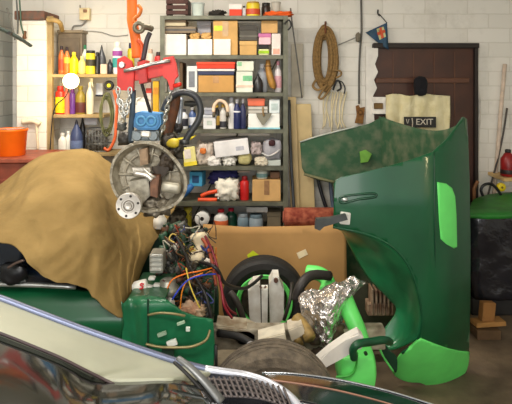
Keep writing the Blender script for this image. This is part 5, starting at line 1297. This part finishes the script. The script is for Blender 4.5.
# cowl: chrome edge, vent grille, black bonnet
ce = [(205, 369, 1.31), (225, 372, 1.31), (245, 375, 1.31), (262, 380, 1.29), (278, 388, 1.26), (290, 397, 1.23), (300, 408, 1.2)]
b = NB(); tube(b, [P(*q) for q in ce], .0105, 10, 5, flat=.8); mk('chrome_strip', b, M((224, 228, 240), .3, .6, var=0), pk, True)
b = NB(); sheet(b, [[P(190, 372, 1.3), P(225, 375, 1.3), P(245, 378, 1.29), P(262, 384, 1.27), P(280, 394, 1.24), P(296, 412, 1.2)], [P(205, 405, 1.22), P(225, 408, 1.22), P(240, 412, 1.22), P(252, 418, 1.2), P(262, 425, 1.18), P(272, 430, 1.16)]], 4, 4)
solid(mk('cowl_panel', b, M((24, 26, 32), .25, var=.1), pk, True, face=(0, -.3, 1)), .006, -1.0)
b = NB()
for k in range(15):
    x = 208 + k * 5.4; y0 = 376 + max(0, (k - 7)) * 1.5; 
    tube(b, [P(x, y0 + 1.5, 1.27 - .004 * k * .5), P(x + 3.5, y0 + 10, 1.245 - .002 * k), P(x + 8, y0 + 21, 1.215 - .002 * k)], .0032, 6, 2)
for k in range(4):
    tube(b, [P(206 + 4 * k, 379.5 + 5.5 * k, 1.263 - .013 * k), P(240 + 4 * k, 381 + 5.5 * k, 1.258 - .013 * k), P(262 + 4 * k, 386 + 5.5 * k, 1.248 - .013 * k), P(284 + 3 * k, 397 + 5.5 * k, 1.225 - .013 * k)], .0025, 6, 3)
mk('vent_grille', b, M((92, 84, 82), .45, .4), pk, True)
b = NB(); sheet(b, [[P(262, 373.5, 1.45), P(290, 374, 1.45), P(330, 379, 1.45), P(370, 387, 1.44), P(400, 395, 1.43), P(440, 408, 1.42)], [P(270, 380, 1.36), P(300, 384, 1.35), P(335, 390, 1.34), P(368, 398, 1.33), P(396, 406, 1.32), P(430, 418, 1.31)], [P(290, 400, 1.22), P(310, 404, 1.2), P(338, 412, 1.2), P(366, 420, 1.2), P(392, 428, 1.2), P(424, 440, 1.2)]], 5, 5)
solid(mk('black_bonnet', b, M((14, 20, 28), .1, var=.1, coat=.8), pk, True, face=(0, -.3, 1)), .006, -1.0)
b = NB(); tube(b, [P(262, 373, 1.452), P(290, 373.4, 1.452), P(330, 378.3, 1.452), P(370, 386.4, 1.442), P(400, 394.4, 1.432), P(440, 407, 1.422)], .0028, 8, 4); mk('bonnet_edge_highlight', b, M((214, 220, 226), .2, .9, var=0), pk, True)  # highlight line on the glossy bonnet, modelled as a thin bright tube
b = NB(); tube(b, [P(270, 380, 1.36), P(300, 384, 1.35), P(335, 390, 1.34), P(368, 398, 1.33), P(396, 406, 1.32)], .0022, 6, 4); mk('pinstripe', b, M((150, 110, 90), .4), pk, True)
# unseen lower body so that the car stands on the floor
b = NB(); box(b, -1.4, .5, .45, 1.05, .12, .76, .06, 3); mk('lower_body', b, M((20, 24, 30), .3), pk)
for x in (-1.0, .3):
    b = NB(); torus(b, (x, 1.02, .28), .2, .08, 'Y', 32, 12); mk('tyre', b, RUBBER, pk, True)

# repeats share a group
GROUPS = {'cardboard_box': 'cardboard boxes on the metal rack', 'carton': 'cartons on the metal rack', 'flat_box': 'flat boxes on the metal rack',
          'printed_box': 'printed boxes on the metal rack', 'oil_tin': 'oil tins on the shelves', 'spray_can': 'spray cans on the shelves', 'rag': 'rags on the metal rack',
          'oil_bottle': 'oil bottles on the low wooden shelf', 'spout_bottle': 'spout bottles on the wooden shelf', 'paper_parcel': 'paper parcels on a white carton',
          'strip_box': 'thin strip boxes on the fifth shelf', 'jar': 'jars on the metal rack', 'tub': 'tubs on the metal rack', 'plank': 'planks leaning beside the rack',
          'cable': 'cables on the brick wall', 'rod': 'rods leaning behind the bonnet', 'plastic_bag': 'plastic bags on the fifth shelf', 'cloth': 'cloths on the metal rack',
          'parts_case': 'parts cases on the metal rack', 'wall_shelf': 'small shelves on the brick wall', 'booklet': 'booklets on the shelves'}
for o in list(SC.objects):
    if o.parent is None and 'category' in o and 'group' not in o:
        base = o.name.split('.')[0]
        if base == 'bottle': o['group'] = 'bottles on the wooden shelves' if o.location.x < -.75 else 'bottles on the metal rack'
        elif base in GROUPS: o['group'] = GROUPS[base]
# ================================================================== LIGHT
w = bpy.data.worlds.new('World'); SC.world = w; w.use_nodes = True
w.node_tree.nodes['Background'].inputs[0].default_value = (.82, .9, 1.0, 1); w.node_tree.nodes['Background'].inputs[1].default_value = 1.0


def area(name, loc, rot, sx, sy, power, col):
    l = bpy.data.lights.new(name, 'AREA'); l.shape = 'RECTANGLE'; l.size = sx; l.size_y = sy; l.energy = power; l.color = col
    o = bpy.data.objects.new(name, l); COL.objects.link(o); o.location = loc; o.rotation_euler = rot; return o
area('front_fill_light', (-.7, -2.5, 1.4), (radians(90), 0, radians(-6)), 2.6, 2.2, 92, (1, .97, .93))  # unseen soft fill added behind the camera to brighten front-facing surfaces
area('ceiling_tube_light', (-.85, 2.9, 2.62), (0, 0, 0), 1.5, .25, 50, (1, .93, .82))
area('ceiling_tube_light.001', (-.5, .3, 2.62), (radians(30), 0, 0), 1.5, .5, 50, (1, .95, .88))
def point(name, loc, p, col, r=.05):
    l = bpy.data.lights.new(name, 'POINT'); l.energy = p; l.color = col; l.shadow_soft_size = r
    o = bpy.data.objects.new(name, l); COL.objects.link(o); o.location = loc
point('wing_highlight_lamp', (2.1, .14, 1.66), 24, (1, .78, .42), .07)  # unseen warm lamp in mid-room, added to put a highlight on the near wing
point('inspection_bulb_light', P(71, 81, 3.98) + Vector((0, -.1, 0)), 5, (1, .8, .5), .06)

# ================================================================== CAMERA
cam = bpy.data.cameras.new('camera'); co = bpy.data.objects.new('camera', cam); COL.objects.link(co)
co.location = (0, 0, CH); co.rotation_euler = (pi / 2, 0, 0)
cam.sensor_fit = 'HORIZONTAL'; cam.sensor_width = 36; cam.lens = F / 512 * 36
cam.shift_y = -(202 - HY) / 512
cam.clip_start = .05
SC.camera = co
SC.view_settings.view_transform = 'Standard'; SC.view_settings.look = 'None'
SC.view_settings.exposure = -0.06; SC.view_settings.gamma = 1.0
